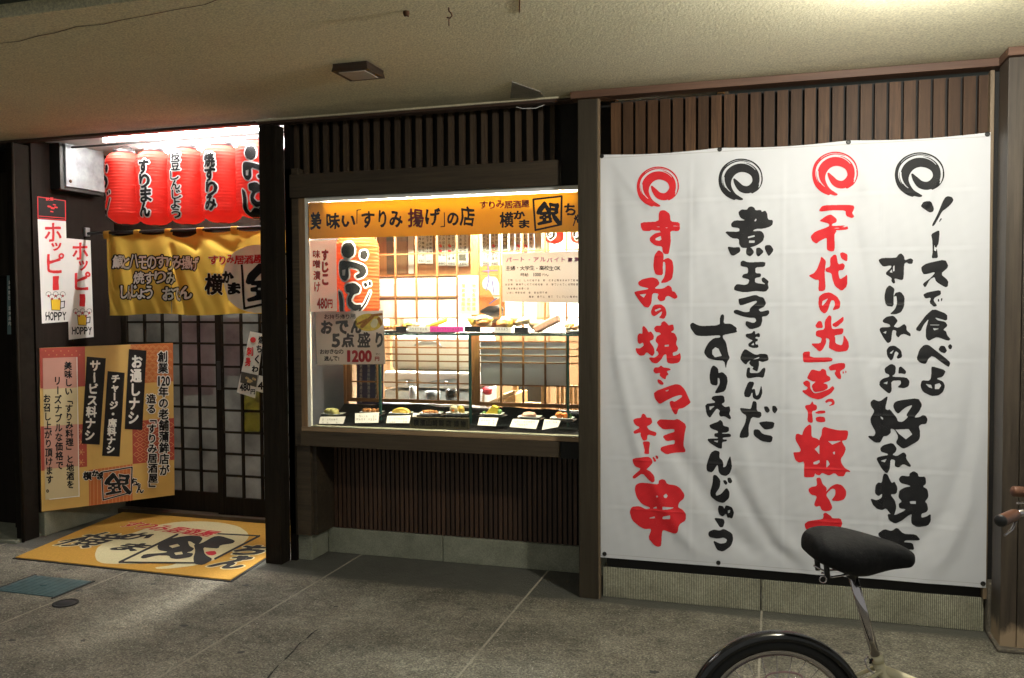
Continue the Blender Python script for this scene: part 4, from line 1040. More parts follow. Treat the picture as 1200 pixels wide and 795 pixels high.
# grey metal box on the side wall
t = thing('metal_box', 'grey galvanised metal box with a dark frame high on the doorway side wall', 'electrical box', (XL, 4.84, 2.31))
MB().box(XL, XL+.10, 4.665, 5.01, 2.308, 2.590).build('body', M['steel'], t, bevel=.004)
MB().box(XL, XL+.085, 4.630, 4.664, 2.285, 2.590).build('frame_edge', M['black_metal'], t, bevel=.003)
MB().box(XL, XL+.085, 4.664, 5.015, 2.283, 2.307).build('frame_edge', M['black_metal'], t, bevel=.003)
MB().lathe([(0, 0), (.011, 0), (.011, .004), (.006, .006), (0, .006)], (XL+.10, 4.70, 2.345), 14, (1, 0, 0)).build('lock', M['rust'], t)

# posters on the side wall
M['poster'] = plain('white poster paper', (.74, .73, .70), .55, vary=.03)
M['yellow'] = plain('yellow print', (.80, .52, .03), .5)
M['gloss_black'] = plain('black glossy print', (.012, .010, .010), .5, spec=.15)
def hoppy(quad, boxes, label):
    c = atX(np.array([quad[0][0]]), np.array([quad[0][1]]), XL)[0]
    t = thing('beer_poster', label, 'poster', (XL, c[1], c[2]), group='beer posters on the side wall')
    panel('sheet', quad, fnX(XL, .003 if len(boxes) else .003), M['poster'], t)
    ink = Ink(quad[0][0]-2, quad[0][1]-2, quad[1][0]+6, quad[2][1]+6, .22)
    for ch, b, rt in boxes['red']: ink.glyph(ch, b, .5, rot90=rt, wob=.012)
    fx0, fy0, fx1, fy1 = boxes['foam']
    ink.mesh('red_lettering', M['red'], fnX(XL, .0045), t)
    blk = Ink(quad[0][0]-2, fy0-3, quad[1][0]+6, quad[2][1]+6, .2)
    blk.latin('HOPPY', *boxes['name'], bold=.22, wob=.03)
    mx0, my0, mx1, my1 = boxes['mug']; mw = mx1-mx0
    # outline of the mug and its handle
    def box_line(pts, r): blk.stroke([(a, b, r) for a, b in pts])
    box_line([(mx0, my0), (mx0+1, my1), (mx0+mw*.68, my1+.5), (mx0+mw*.72, my0)], .35)
    box_line([(mx0+mw*.72, my0+3), (mx1, my0+2), (mx1-.5, my1-3), (mx0+mw*.7, my1-2)], .5)
    for k in range(5):
        a = fx0+(k+.5)*(fx1-fx0)/5; cy_ = fy0+3+(k % 2)*3; rr = 3.0
        blk.stroke([(a+rr*math.cos(q), cy_+rr*math.sin(q), .22) for q in np.linspace(2.6, 6.8, 9)])
    blk.mesh('black_lettering', M['ink'], fnX(XL, .0050), t)
    yl = Ink(mx0-1, my0-1, mx1+1, my1+2, .25).poly([(mx0, my0), (mx0+1, my1), (mx0+mw*.68, my1), (mx0+mw*.72, my0)])
    yl.mesh('mug_print', M['yellow'], fnX(XL, .0040), t)
    st = Ink(fx0-1, fy0-1, fx1+1, fy1+3, .2)
    for k in range(5):
        cx_ = fx0+(k+.5)*(fx1-fx0)/5; cy_ = fy0+5+(k % 2)*3.5
        st.poly([(cx_+(2.0 if j % 2 == 0 else .9)*math.sin(j*math.pi/5), cy_-(2.2 if j % 2 == 0 else 1.0)*math.cos(j*math.pi/5)) for j in range(10)])
    st.mesh('star_print', M['red_dark'], fnX(XL, .0053), t)
hoppy([(43.6, 257), (76.8, 259.5), (80.2, 377), (48.8, 379.3)], dict(
    red=[('ホ', (52, 262, 71, 283), 0), ('ッ', (60, 285, 71, 294), 0), ('ピ', (55, 297, 74, 320), 0), ('ー', (62, 324, 67.5, 340), 1)],
    foam=(54, 342, 75, 353), mug=(59, 351, 75, 363.5), name=(52.5, 366, 77, 375.5)), 'taller left white beer poster with red katakana and a yellow mug')
hoppy([(76.9, 279.3), (105.6, 282), (109.4, 395), (80.3, 398.3)], dict(
    red=[('ホ', (84.5, 285, 102, 304), 0), ('ッ', (92, 306, 102, 317), 0), ('ピ', (87.4, 319, 105, 340), 0), ('ー', (93.4, 345, 98.4, 359), 1)],
    foam=(86, 362, 106, 372), mug=(90, 369.5, 105, 381), name=(83.5, 383.5, 107, 392)), 'lower right white beer poster with red katakana, beside the taller one')
t = thing('dark_poster', 'small black poster with a red border, just above the taller beer poster', 'poster', (XL, 4.6, 2.2))
q = [(43.0, 230), (76.4, 235), (76.8, 259), (43.5, 256.6)]
panel('sheet', q, fnX(XL, .003), M['gloss_black'], t)
ink = Ink(40, 226, 80, 264, .2)
ink.stroke([(a, b, .45) for a, b in [(43.6, 230.8), (75.9, 235.6), (76.3, 258.4), (44, 256), (43.6, 230.8)]])
ink.stroke([(45, 253.4, .35), (75.8, 255.8, .35)]); ink.hrow('飲酒', 53, 231.5, 62, 235.5, .1)
for a, b, r in ((57, 242, 1.8), (61, 244, 2.0), (65, 243, 1.6), (60, 248, 1.1), (63, 240, 1.2)): ink.stroke([(a-1, b, r*.6), (a+1.5, b+.5, r*.5)])
ink.mesh('red_print', M['red'], fnX(XL, .0042), t)

# ---- paper lanterns
M['lantern'] = translucent('red lantern paper', (.88, .085, .06), .55, .55, emit=.14, vary=.05)
M['lantern_or'] = translucent('orange red lantern paper', (.90, .24, .07), .7, .5, emit=.06, vary=.06)
def lantern(c, rad, ht, text, az, label, group, cell=.0016, big=False, mat='lantern', cap_only=False):
    """c = centre of the bottom"""
    c = np.asarray(c, float)
    t = thing('paper_lantern', label, 'paper lantern', c, group=group)
    def rad_at(h):
        f = np.clip(h/ht, 0, 1); e = np.minimum(f, 1-f)*ht; rc = rad*.62
        r0 = np.where(f > .5, .50, .22)
        return np.where(e < rc, rad*r0+rad*(1-r0)*np.sqrt(np.clip(1-(1-e/rc)**2, 0, 1)), rad)
    nr = 24; prof = []
    for i in range(nr*4+1):
        h = ht*i/(nr*4); prof.append((float(rad_at(h))-.0036*abs(math.cos(math.pi*i/4)), h))
    MB().lathe(prof, c, 40).build('body', M[mat], t)
    MB().lathe([(0, -.003), (rad*.20, -.003), (rad*.23, .001), (rad*.21, .004)], c, 28).build('bottom_ring', M['black'], t)
    MB().lathe([(rad*.50, -.004), (rad*.56, -.004), (rad*.56, .020), (rad*.50, .020), (rad*.50, -.004)], c+[0, 0, ht], 28).build('top_ring', M['black'], t)
    MB().tube([c+[rad*.5*math.cos(a), 0, ht+.018+.030*math.sin(a)] for a in np.linspace(0, math.pi, 9)], .0022, 6).build('wire_handle', M['black_metal'], t)
    a0 = R(az)
    def fn(off):
        def f(u, v):
            h = ht-v/1000.0; rr = rad_at(h)+off; ph = a0+(u/1000.0)/rad
            return np.stack([c[0]+rr*np.sin(ph), c[1]-rr*np.cos(ph), c[2]+h], -1)
        return f
    W = rad*.62*1000
    ink = Ink(-W*2.2, 0, W*2.2, ht*1000, cell*1000)
    text(ink, rad*1000, ht*1000)
    ink.grow(.0085*1000 if not big else 10).mesh('white_halo', M['white'], fn(.0014), t, run=4)
    ink.mesh('black_lettering', M['ink'], fn(.0030), t, run=4)
    return t
def vt(s, size, y0, y1, b=4.0):
    def f(ink, r, h):
        n = len(s); hh = (y1-y0)*h/n
        for k, ch in enumerate(s):
            dx = 6*math.sin(k*1.9+len(s))
            ink.glyph(ch, (-size/2+dx, y0*h+k*hh+2, size/2+dx, y0*h+(k+1)*hh-2), b, tight=True, wob=.015, rot90=(ch == 'ー'))
    return f
def oden(k=1.0):
    def f(ink, r, h):
        # big brush characters, traced in a 100 wide x 200 high frame then scaled
        sx = r*.0155*k; sy = h/250.0
        def P(s): return [((float(a)-50)*sx, (float(b)+20)*sy) for a, b in (q.split(',') for q in s.split())]
        for p in ('30,8 52,4 62,20 60,42 46,52 30,46 22,30', '78,30 92,28 98,40 90,56 76,50', '14,62 24,56 62,62 88,72 94,90 84,104 68,110 62,100 76,92 70,82 44,74 46,104 36,116 24,112 14,96',
                  '34,126 60,120 76,134 72,150 58,154 50,172 62,184 78,182 76,196 58,202 42,186 40,166 48,150 36,146', '8,140 22,150 28,176 26,206 34,218 56,200 88,218 78,236 62,230 38,240 16,236 10,214 14,180', '84,122 92,120 96,130 88,134', '98,116 106,118 106,128 99,128'):
            ink.poly(chaikin(P(p)))
        ink.stroke([(a*sx-50*sx, (b+20)*sy, rr) for a, b, rr in ((62, 216, 4), (88, 180, 5), (104, 146, 3.5))])
        for p in ('26,84 36,82 34,100 26,100',): ink.poly(P(p), True)
    return f
spec = [(147.5, 265, .131, 178, oden(.85), -48, 'leftmost red lantern in the doorway row, its lettering wrapped round its left side'),
        (182.5, 266, .128, 176.5, vt('すりまん', 66, .14, .90), 8, 'second red lantern from the left, lettered すりまん'),
        (220.2, 265, .131, 173, vt('枝豆しんじょう', 64, .07, .94, 1.4), 2, 'third red lantern from the left, with the longest column of lettering'),
        (261.5, 263.5, .143, 170, vt('焼すりみ', 72, .12, .86), 2, 'fourth red lantern from the left, lettered 焼すりみ'),
        (301.5, 258, .140, 164, oden(.9), 24, 'rightmost doorway lantern, partly behind the post, with large おでん lettering')]
for x, y, rad, ht, tx, az, lb in spec:
    p = atY(x, y, 4.72)
    ht = float(atY(x, ht, 4.72)[2])-float(p[2])-.02
    lantern((p[0], 4.72, p[2]+.01), rad*.91, ht, tx, az, lb, 'red paper lanterns hung in the doorway')
p = atY(np.array([140., 300.]), np.array([265., 258.]), 4.72)
t = thing('lantern_rail', 'thin dark rail that the doorway lanterns hang from', 'rail', (-3.6, 4.72, 2.60))
MB().tube([(-4.6, 4.72, 2.572), (-2.74, 4.72, 2.572)], .007, 8).build('rail', M['black_metal'], t)

# ---- noren
NY = 4.93
M['noren'] = translucent('mustard yellow cotton', (.84, .56, .10), .58, .8, coat=.15, vary=.05, weave=500)
p0 = atY([125, 126], [275, 369], NY); NX0 = p0[0, 0]; NZ1 = float(p0[0, 2]); NZ0 = float(p0[1, 2]); NX1 = -2.76
xs_tab = [float(v) for v in atY([125.5, 161, 197.5, 235, 275], [270]*5, NY)[:, 0]]
xs_tab += [xs_tab[-1]+.27, xs_tab[-1]+.54]
t = thing('noren_rod', 'black rod that carries the yellow shop curtain across the doorway', 'rod', (-3.7, NY, 2.03))
ZR = float(atY(200, 270.3, NY)[2])
MB().tube([(XL, NY, ZR), (-2.74, NY, ZR)], .010, 10).build('rod', M['black_metal'], t)
MB().box(XL, XL+.02, NY-.02, NY+.02, ZR-.02, ZR+.04).build('bracket', M['steel'], t, bevel=.003)
def noren_y(x, z):
    x = np.asarray(x, float); z = np.asarray(z, float); d = (NZ1-z)/(NZ1-NZ0)
    w = .020*np.sin((x-NX0)*15.2+.5)*(.35+.65*d)+.006*np.sin((x-NX0)*33+z*6)+.003*np.sin(x*70+z*31)*d
    for (ax, az, bx, bz, ww, dep) in ((xs_tab[2]+.05, NZ1-.02, xs_tab[3]-.03, NZ1-.10, .028, .022), (xs_tab[2]+.02, NZ1-.10, xs_tab[2]+.16, NZ0, .025, .012), (xs_tab[0]+.02, NZ1-.03, xs_tab[0]+.06, NZ0+.2, .02, .010), (xs_tab[3]+.05, NZ1-.04, xs_tab[4]-.02, NZ1-.13, .03, .014), (xs_tab[4]+.02, NZ1-.1, xs_tab[4]-.04, NZ0+.1, .03, .01)):
        L = (bx-ax)**2+(bz-az)**2; tt = np.clip(((x-ax)*(bx-ax)+(z-az)*(bz-az))/L, 0, 1)
        w = w-2.0*dep*np.exp(-(np.hypot(x-ax-tt*(bx-ax), z-az-tt*(bz-az))/ww)**2)
    return NY+w*np.clip(.25+d*1.5, 0, 1)
nr_ = thing('noren_curtain', 'mustard yellow shop curtain with brush lettering and a white disc across the doorway', 'curtain', (-3.6, NY, NZ0))
slit = float(atY(198.5, 340, NY)[0])
mb = MB(); XS = sorted(set(list(np.linspace(NX0, NX1, 150))+[slit-.002, slit+.002])); ZSn = np.linspace(NZ0, NZ1, 60)
def ztop(x):
    s = 0
    for a, b in zip(xs_tab[:-1], xs_tab[1:]):
        if a <= x <= b: s = .020*math.sin(math.pi*(x-a)/(b-a))*(2.0 if abs(a-xs_tab[2]) < .01 else .7)
    return s
for z in ZSn:
    for x in XS:
        tt = (z-NZ0)/(NZ1-NZ0); zz = z-ztop(x)*tt**3+.006*math.sin(x*9)*(1-tt)
        mb.v.append((x, float(noren_y(x, zz)), zz))
n = len(XS)
for j in range(len(ZSn)-1):
    for i in range(n-1):
        if abs((XS[i]+XS[i+1])/2-slit) < .0021 and ZSn[j] < NZ0+.30: continue
        mb.f.append((j*n+i, j*n+i+1, (j+1)*n+i+1, (j+1)*n+i)); mb.sm.append(True)
mb.build('cloth', M['noren'], nr_)
for x in xs_tab:
    if x > -2.76: continue
    q = [(x, NY-.013*math.cos(a)+0, ZR+.013*math.sin(a)) for a in np.linspace(-1.2, math.pi+1.2, 11)]
    m2 = MB()
    y0_ = float(noren_y(x, NZ1))
    pts = [(y0_-.004, NZ1-.03), (NY-.013, ZR-.012)]+[(NY-.0135*math.cos(a), ZR+.0135*math.sin(a)) for a in np.linspace(-.3, math.pi+.3, 9)]+[(y0_+.004, NZ1-.03)]
    for (ya, za), (yb, zb) in zip(pts[:-1], pts[1:]): m2.add([(x-.024, ya, za), (x+.024, ya, za), (x+.024, yb, zb), (x-.024, yb, zb)], [(0, 1, 2, 3)], True)
    m2.build('tab', M['noren'], nr_)
def nfn(off):
    def f(x, y):
        p = atY(x, y, NY-.01); p[:, 1] = noren_y(p[:, 0], p[:, 2])-off; return p
    return f
disc = Ink(255, 282, 350, 372, .4).poly([(303+44*math.cos(a)*(1 if math.cos(a) < 0 else 1.1), 327+40*math.sin(a)) for a in np.linspace(0, 2*math.pi, 60)[:-1]])
M['disc'] = translucent('off white print on cotton', (.90, .90, .89), .15, .7)
M['noren_white'] = translucent('white print on cotton', (.97, .97, .96), .10, .7)
disc.mesh('white_disc', M['disc'], nfn(.0022), nr_, run=3)
ink = Ink(124, 292, 242, 358, .22)
def rowglyphs(ink, s, x0, x1, y0, y1, b, sl=0.0, wob=.02):
    p = (x1-x0)/len(s)
    for k, ch in enumerate(s):
        dy = sl*k*p+.07*(y1-y0)*math.sin(k*2.3); small = ch in 'ょゃっ' and True
        if ch in 'ー・（）！いを':
            ink.glyph(ch, (x0+k*p, y0+dy, x0+(k+1)*p, y1+dy), b, tight=False); continue
        bb = glyph_sdf(ch)[1]; hh = (y1-y0)*(.75 if small else 1)
        ww = min(p*.96, max((bb[2]-bb[0])/(bb[3]-bb[1]), .22)*hh*1.12); xc = x0+(k+.5)*p
        ink.glyph(ch, (xc-ww/2, y1-hh+dy, xc+ww/2, y1+dy), b, tight=True, wob=wob)
rowglyphs(ink, '鯛とハモのすりみ揚げ', 131.5, 233, 299.5, 314, .34, .018)
rowglyphs(ink, '焼すりみ', 157.5, 203, 319, 332.5, .34)
rowglyphs(ink, 'しんじょう', 139, 178, 335, 349.5, .4)
rowglyphs(ink, 'おでん', 188.5, 225, 337, 351.5, .45)
_o = ink.grow(1.5); _o.B = np.clip(_o.B-ink.B, 0, 1); _o.mesh('black_outline', M['ink'], nfn(.0024), nr_, run=3)
ink.mesh('white_lettering', M['noren_white'], nfn(.0026), nr_, run=3)
ink = Ink(236, 292, 352, 368, .25)
ink.glyph('横', (240.5, 321.5, 257.5, 345), .55, wob=.015); ink.glyph('か', (258.5, 318.5, 274, 331), .9, wob=.02); ink.glyph('ま', (268.5, 332, 281.5, 344.5), .8, wob=.02)
logo_gin(ink, 288, 308, 335, 354, frame_pts=[(283.3, 309), (338, 297), (341, 349), (287, 361.8)], fr=1.25)
ink.grow(.8).mesh('white_outline', M['disc'], nfn(.0030), nr_, run=3)
ink.grow(.3).mesh('black_lettering', M['ink'], nfn(.0044), nr_, run=3)
ink = Ink(238, 292, 330, 318, .22); rowglyphs(ink, 'すりみ居酒屋', 243.5, 308, 300, 309.5, .35, -.01)
ink.grow(.6).mesh('white_outline', M['disc'], nfn(.0050), nr_, run=3)
ink.mesh('red_lettering', M['red'], nfn(.0062), nr_, run=3)

# ---- angled menu board
SA = np.array([-4.600, 4.490, 0.0]); SB = np.array([-4.110, 5.200, 0.0]); sd_ = (SB-SA)/np.linalg.norm(SB-SA); sn = np.array([sd_[1], -sd_[0], 0])
if sn @ (np.array([0, 0, 0])-SA) < 0: sn = -sn
SP = lambda off: fnP(SA, sn, off)
sb = thing('menu_board', 'gold and red printed board with black name strips, angled across the doorway side wall', 'sign board', SA+[0, 0, .166])
quad = [(46.3, 408.2), (202.6, 402), (204.6, 580.3), (48.6, 600)]
P = SP(0)(np.array([a for a, _ in quad]), np.array([b for _, b in quad]))
M['gold'] = plain('gold printed board', (.58, .37, .10), .5, vary=.10, scale=3)
M['gold_red'] = plain('red printed cloth pattern', (.36, .05, .03), .5, vary=.1)
M['gold_or'] = plain('orange printed pattern', (.48, .13, .03), .5, vary=.1)
M['pale'] = plain('pale printed panel', (.56, .46, .26), .5, vary=.05)
M['pink'] = plain('pink printed panel', (.52, .26, .20), .5, vary=.05)
M['print_line'] = plain('light orange line print', (.60, .28, .10), .5)
MB().quadslab(P[0], P[1], P[2], P[3], -sn*.008).build('board', M['gold'], sb)
MB().quadslab((-4.59, 4.62, .30), (-4.59, 4.66, .30), (-4.36, 4.90, .30), (-4.38, 4.86, .30), (0, 0, .03)).build('bracket', M['post'], sb)
panel('print', [(46.4, 408.3), (99.5, 406.3), (99.8, 453), (47.2, 455.5)], SP(.0008), M['gold_red'], sb)
panel('print', [(47.6, 500), (101.5, 497), (102, 547), (48.3, 552)], SP(.0008), M['gold_red'], sb)
panel('print', [(153, 404), (202.6, 402.2), (203, 447), (153.4, 450)], SP(.0008), M['gold_or'], sb)
panel('print', [(155, 494), (203.8, 490), (204.3, 539), (155.5, 544)], SP(.0008), M['gold_red'], sb)
panel('print', [(104, 551), (155, 544), (155.4, 586.5), (104.4, 593)], SP(.0008), M['gold_or'], sb)
ink = Ink(44, 400, 207, 602, .25)
for j in range(9):      # overlapping wave arcs
    for i in range(7):
        cx_ = 156+i*7.6+(j % 2)*3.8; cy_ = 409+j*4.8
        if cx_ > 200 or cy_ > 448: continue
        for r in (3.6, 2.3): ink.stroke([(cx_+r*math.cos(a), cy_-r*math.sin(a), .28) for a in np.linspace(0, math.pi, 8)])
for j in range(8):
    for i in range(6):
        cx_ = 160+i*8+(j % 2)*4; cy_ = 498+j*5.8
        if cx_ > 202 or cy_ > 540: continue
        ink.stroke([(cx_-3.5, cy_, .3), (cx_, cy_-2.8, .3), (cx_+3.5, cy_, .3), (cx_, cy_+2.8, .3), (cx_-3.5, cy_, .3)])
for i in range(12): ink.stroke([(105.5+i*4.3, 551-i*.6, .35), (105.8+i*4.3, 592.5-i*.5, .35)])
for j in range(3):
    for i in range(5): ink.stroke([(53+i*9+(j % 2)*4, 411.5+j*4.6, .5), (53.6+i*9+(j % 2)*4, 411.5+j*4.6, .5)])
for i in range(4):
    for a in range(6): ink.stroke([(95, 506+i*12, .25), (95+4*math.cos(a*1.05), 506+i*12+4*math.sin(a*1.05), .35)])
ink.mesh('pattern_print', M['print_line'], SP(.0016), sb, run=20)
panel('text_panel', [(50, 420), (90.2, 418.5), (91, 454), (50.6, 456.5)], SP(.0024), M['pink'], sb)
panel('text_panel', [(50.6, 456.6), (91, 454.1), (92, 497), (51.4, 500)], SP(.0024), M['pale'], sb)
panel('text_panel', [(51.4, 500.1), (92, 497.1), (92.4, 546), (52.2, 550)], SP(.0024), M['pink'], sb)
panel('text_panel', [(52.2, 550.1), (92.4, 546.1), (93, 582), (53, 586)], SP(.0024), M['pale'], sb)
for q in ([(101.7, 418), (124, 420), (116.6, 521.3), (95.4, 520.2)], [(126, 435), (146, 437), (140, 535.3), (119.5, 534.3)], [(151, 409.3), (171.6, 411), (166.6, 504), (146, 503)]):
    panel('name_strip', q, SP(.0030), M['gloss_black'], sb)
M['sign_white'] = plain('cream sign print', (.78, .76, .70), .5)
w = Ink(44, 400, 207, 602, .22)
w.stroke([(90, 419, .5), (92.6, 582, .5)]); w.stroke([(58, 585.2, .5), (92.6, 581.5, .5)])
w.vcol('サービス料ナシ', 111.8, 422, 104.2, 517, 12.5, .5, wob=.015)
w.vcol('チャージ・席料ナシ', 135.6, 439, 129.0, 532, 10.5, .5)
w.vcol('お通しナシ', 160.6, 416, 155.6, 498, 13.5, .6)
w.mesh('white_lettering', M['sign_white'], SP(.0040), sb, run=8)
b_ = Ink(44, 400, 207, 602, .22)
b_.vcol('美味しい「すりみ料理」と地酒を', 79.5, 424, 82.5, 573, 9.3, .28, wob=.02)
b_.vcol('リーズナブルな価格で', 67.0, 441, 69.8, 551, 9.3, .28)
b_.vcol('お召し上がり頂けます。', 54.6, 462, 58.6, 578, 9.0, .28)
b_.mesh('brown_lettering', M['ink'], SP(.0040), sb, run=8)
c_ = Ink(44, 400, 207, 602, .22)
c_.vcol('創業', 190.5, 412, 191.0, 438, 12, .35); c_.latin('120', 183.5, 441.5, 199, 452, .4)
c_.vcol('年の老舗蒲鉾店が', 191.2, 453, 192.6, 558, 12, .35)
c_.vcol('造る「すりみ居酒屋」', 176.8, 462, 179.6, 578, 11.5, .35)
c_.grow(1.15).mesh('white_outline', M['sign_white'], SP(.0022), sb, run=8)
c_.mesh('brown_lettering', M['ink'], SP(.0040), sb, run=8)
d_ = Ink(90, 540, 175, 592, .2)
d_.glyph('横', (97.5, 553, 107, 562.5), .45, wob=.02); d_.glyph('か', (108, 551.5, 115, 558), .5, wob=.02); d_.glyph('ま', (114, 554, 120.5, 561.5), .5, wob=.02)
d_.glyph('ち', (154, 560.5, 160.5, 569), .35, wob=.03); d_.glyph('ゃ', (159.5, 566, 164.5, 571.5), .3); d_.glyph('ん', (160, 570, 168, 577.5), .4, wob=.03)
logo_gin(d_, 121.5, 553.5, 153.5, 580.5, frame_pts=[(119, 553.5), (154.6, 547.5), (153.6, 577), (120.8, 586)], fr=.75)
d_.grow(.6).mesh('white_outline', M['sign_white'], SP(.0022), sb, run=8)
d_.mesh('crest_lettering', M['ink'], SP(.0042), sb, run=8)

# ---- door mat
M['mat'] = plain('mustard carpet pile', (.46, .25, .035), .95, vary=.18, scale=120)
M['mat_cream'] = plain('cream carpet pile', (.58, .52, .30), .95, vary=.12, scale=120)
M['mat_black'] = plain('black carpet pile', (.016, .015, .014), .95, vary=.3, scale=120)
M['mat_red'] = plain('red carpet pile', (.42, .02, .03), .95, vary=.2, scale=120)
M['rubber'] = plain('black rubber', (.018, .018, .018), .8)
FL, FR, BR, BL = np.array([-4.351, 4.044]), np.array([-2.841, 4.023]), np.array([-2.985, 5.145]), np.array([-4.55, 5.165])
dm = thing('door_mat', 'mustard yellow shop mat with black and red lettering on a cream disc, at the doorway', 'door mat', ((FL[0]+BR[0])/2, (FL[1]+BR[1])/2, 0))
cen = (FL+FR+BR+BL)/4
def scl(p, k, z): q = cen+(p-cen)*k; return (q[0], q[1], z)
MB().quadslab(scl(FL, 1.018, .0015), scl(FR, 1.018, .0015), scl(BR, 1.018, .0015), scl(BL, 1.018, .0015), (0, 0, .004)).build('rubber_backing', M['rubber'], dm)
MB().quadslab(scl(FL, 1, .0056), scl(FR, 1, .0056), scl(BR, 1, .0056), scl(BL, 1, .0056), (0, 0, .0058)).build('pile', M['mat'], dm, bevel=.002)
def fz(z): return lambda x, y: atZ(x, y, z)
k5 = 5.0
ci = Ink(80, 590, 320, 690, .3)
ci.trace(80, 590, k5, "155,300 170,260 200,240 260,215 330,190 420,160 520,128 640,108 780,105 900,113 1000,135 1050,170 1060,200 1000,260 900,310 850,335 780,355 720,368 600,382 520,385 505,375 600,365 640,350 480,352 300,356 200,352 165,335")
ci.mesh('cream_disc', M['mat_cream'], fz(.0122), dm, run=8)
wi = Ink(-460, -520, -280, -400, 1.0)      # centimetre grid lying on the mat: x = X*100, y = -Y*100
fw = lambda z: (lambda x, y: np.stack([x/100, -y/100, np.full_like(x, z)], -1))
def wbox(cx_, cy_, w, h): p = atZ(cx_, cy_, .012); return (p[0]*100-w/2, -p[1]*100-h/2, p[0]*100+w/2, -p[1]*100+h/2)
wi = Ink(-460, -520, -280, -400, .5)
wi.glyph('横', wbox(108, 633, 30, 34), .5, wob=.015, shear=.25)
wi.glyph('か', wbox(161, 629, 18, 17), .9, wob=.02, shear=.2); wi.glyph('ま', wbox(155, 641.5, 17, 16), .9, wob=.02, shear=.2)
wi.glyph('ち', wbox(295, 645, 19, 20), 1.2, wob=.02, shear=.15); wi.glyph('ゃ', wbox(283, 655, 11, 10), 1.0, wob=.02); wi.glyph('ん', wbox(271, 661, 18, 16), 1.2, wob=.02, shear=.1)
wi.grow(1.3).mesh('cream_outline', M['mat_cream'], fw(.0128), dm, run=8)
wi.mesh('black_lettering', M['mat_black'], fw(.0138), dm, run=8)
gi = Ink(80, 590, 320, 690, .25)
gi.trace(80, 590, k5, "520,250 560,215 640,198 700,190 760,186 790,205 770,235 742,240 720,225 700,222 710,250 740,265 720,283 690,288 735,293 720,315 640,327 600,322 590,306 520,305 440,325 422,317 445,298 560,290 585,284 530,275|735,240 780,235 850,195 890,190 980,218 965,235 890,245 880,265 830,262 790,258 800,300 850,328 790,362 738,356 732,320 745,280", "590,250 640,238 655,250 610,262|620,290 665,283 672,298 630,303")
gi.stroke([(140, 659, 1.2), (208, 626.5, 1.2)]); gi.stroke([(140, 659, .9), (228, 659.8, .9)])
gi.stroke([(252, 625.5, .8), (304, 628.2, .8)]); gi.stroke([(304, 628.2, 1.1), (252, 655, 1.1)])
gi.mesh('crest_lettering', M['mat_black'], fz(.0140), dm, run=8)
ri = Ink(-460, -520, -280, -400, .5)
pa = atZ(147, 614.5, .012); pb = atZ(252, 627, .012)
for k, ch in enumerate('すりみ居酒屋'):
    f = (k+.5)/6; cx_ = (pa[0]+(pb[0]-pa[0])*f)*100; cy_ = -(pa[1]+(pb[1]-pa[1])*f)*100
    ri.glyph(ch, (cx_-6, cy_-6.5, cx_+6, cy_+6.5), .35, wob=.02, shear=.15)
ri.grow(.7).mesh('cream_outline', M['mat_cream'], fw(.0142), dm, run=8)
ri.mesh('red_lettering', M['mat_red'], fw(.0150), dm, run=8)
Ink(235, 643, 256, 654, .25).trace(80, 590, k5, "800,287 830,280 862,279 870,296 845,306 820,303").mesh('red_drop', M['mat_red'], fz(.0150), dm)

# ---- covers in the pavement
M['cover'] = plain('blue green painted iron cover', (.07, .13, .14), .5, .2, .25, 20)
t = thing('square_cover', 'blue green square iron cover set in the paving left of the mat', 'manhole cover', (-3.76, 3.68, 0))
MB().box(-3.965, -3.575, 3.545, 3.81, .0012, .006).build('lid', M['cover'], t, bevel=.002)
for i in range(9):
    MB().box(-3.945+i*.042, -3.925+i*.042, 3.56, 3.795, .0061, .0075).build('rib', M['cover'], t)
for a in ((-3.98, -3.967, 3.53, 3.825), (-3.573, -3.56, 3.53, 3.825)): MB().box(a[0], a[1], a[2], a[3], .0005, .004).build('rim', M['rubber'], t)
MB().lathe([(0, .0065), (.018, .0065), (.018, .009), (0, .009)], (-3.77, 3.68, 0), 16).build('boss', M['cover'], t)
t = thing('round_cover', 'small dark round iron cover beside the blue green square one', 'manhole cover', (-3.44, 3.49, 0))
MB().lathe([(0, .001), (.062, .001), (.062, .006), (.050, .006), (.048, .003), (.044, .006), (0, .007)], (-3.44, 3.49, 0), 28).build('lid', M['rubber'], t)

# ---- paper slips taped on the right lattice door
def slip(quad, Y, label, inks, name='menu_slip', group=None, mat='poster', cat='paper sign', th=.0006, fnn=None):
    fnn = fnn or (lambda off: fnY(Y, off))
    c = atY(np.array([q[0] for q in quad]), np.array([q[1] for q in quad]), Y).mean(0)
    t = thing(name, label, cat, c, group=group)
    if mat == 'poster': mat = 'paper_glow'
    P = fnn(0)(np.array([q[0] for q in quad], float), np.array([q[1] for q in quad], float))
    MB().quadslab(P[0], P[1], P[2], P[3], (0, th, 0)).build('sheet', M[mat], t)
    for nm, mt, fill, off in inks:
        xs = [q[0] for q in quad]; ys = [q[1] for q in quad]
        ink = Ink(min(xs)-1, min(ys)-1, max(xs)+1, max(ys)+1, .18 if max(xs)-min(xs) < 60 else .22); fill(ink); ink.mesh(nm, M[mt], fnn(off), t, run=8)
    return t
M['paper_glow'] = translucent('thin white paper', (.95, .945, .93), .9, .6, vary=.02)
M['grey_paper'] = plain('grey white paper', (.68, .67, .63), .6, vary=.04)
M['photo_print'] = plain('dark food photograph', (.05, .045, .035), .4, vary=.4, scale=60)
M['tan_print'] = plain('tan print', (.45, .34, .16), .5, vary=.3, scale=40)
YD = 5.196
def f1(ink): ink.glyph('刺', (289.5, 407, 296.5, 417), .35, wob=.01); ink.glyph('身', (287.5, 419, 294, 429), .35, wob=.01); ink.stroke([(296.6, 398.5, 3.3), (296.7, 398.5, 3.3)])
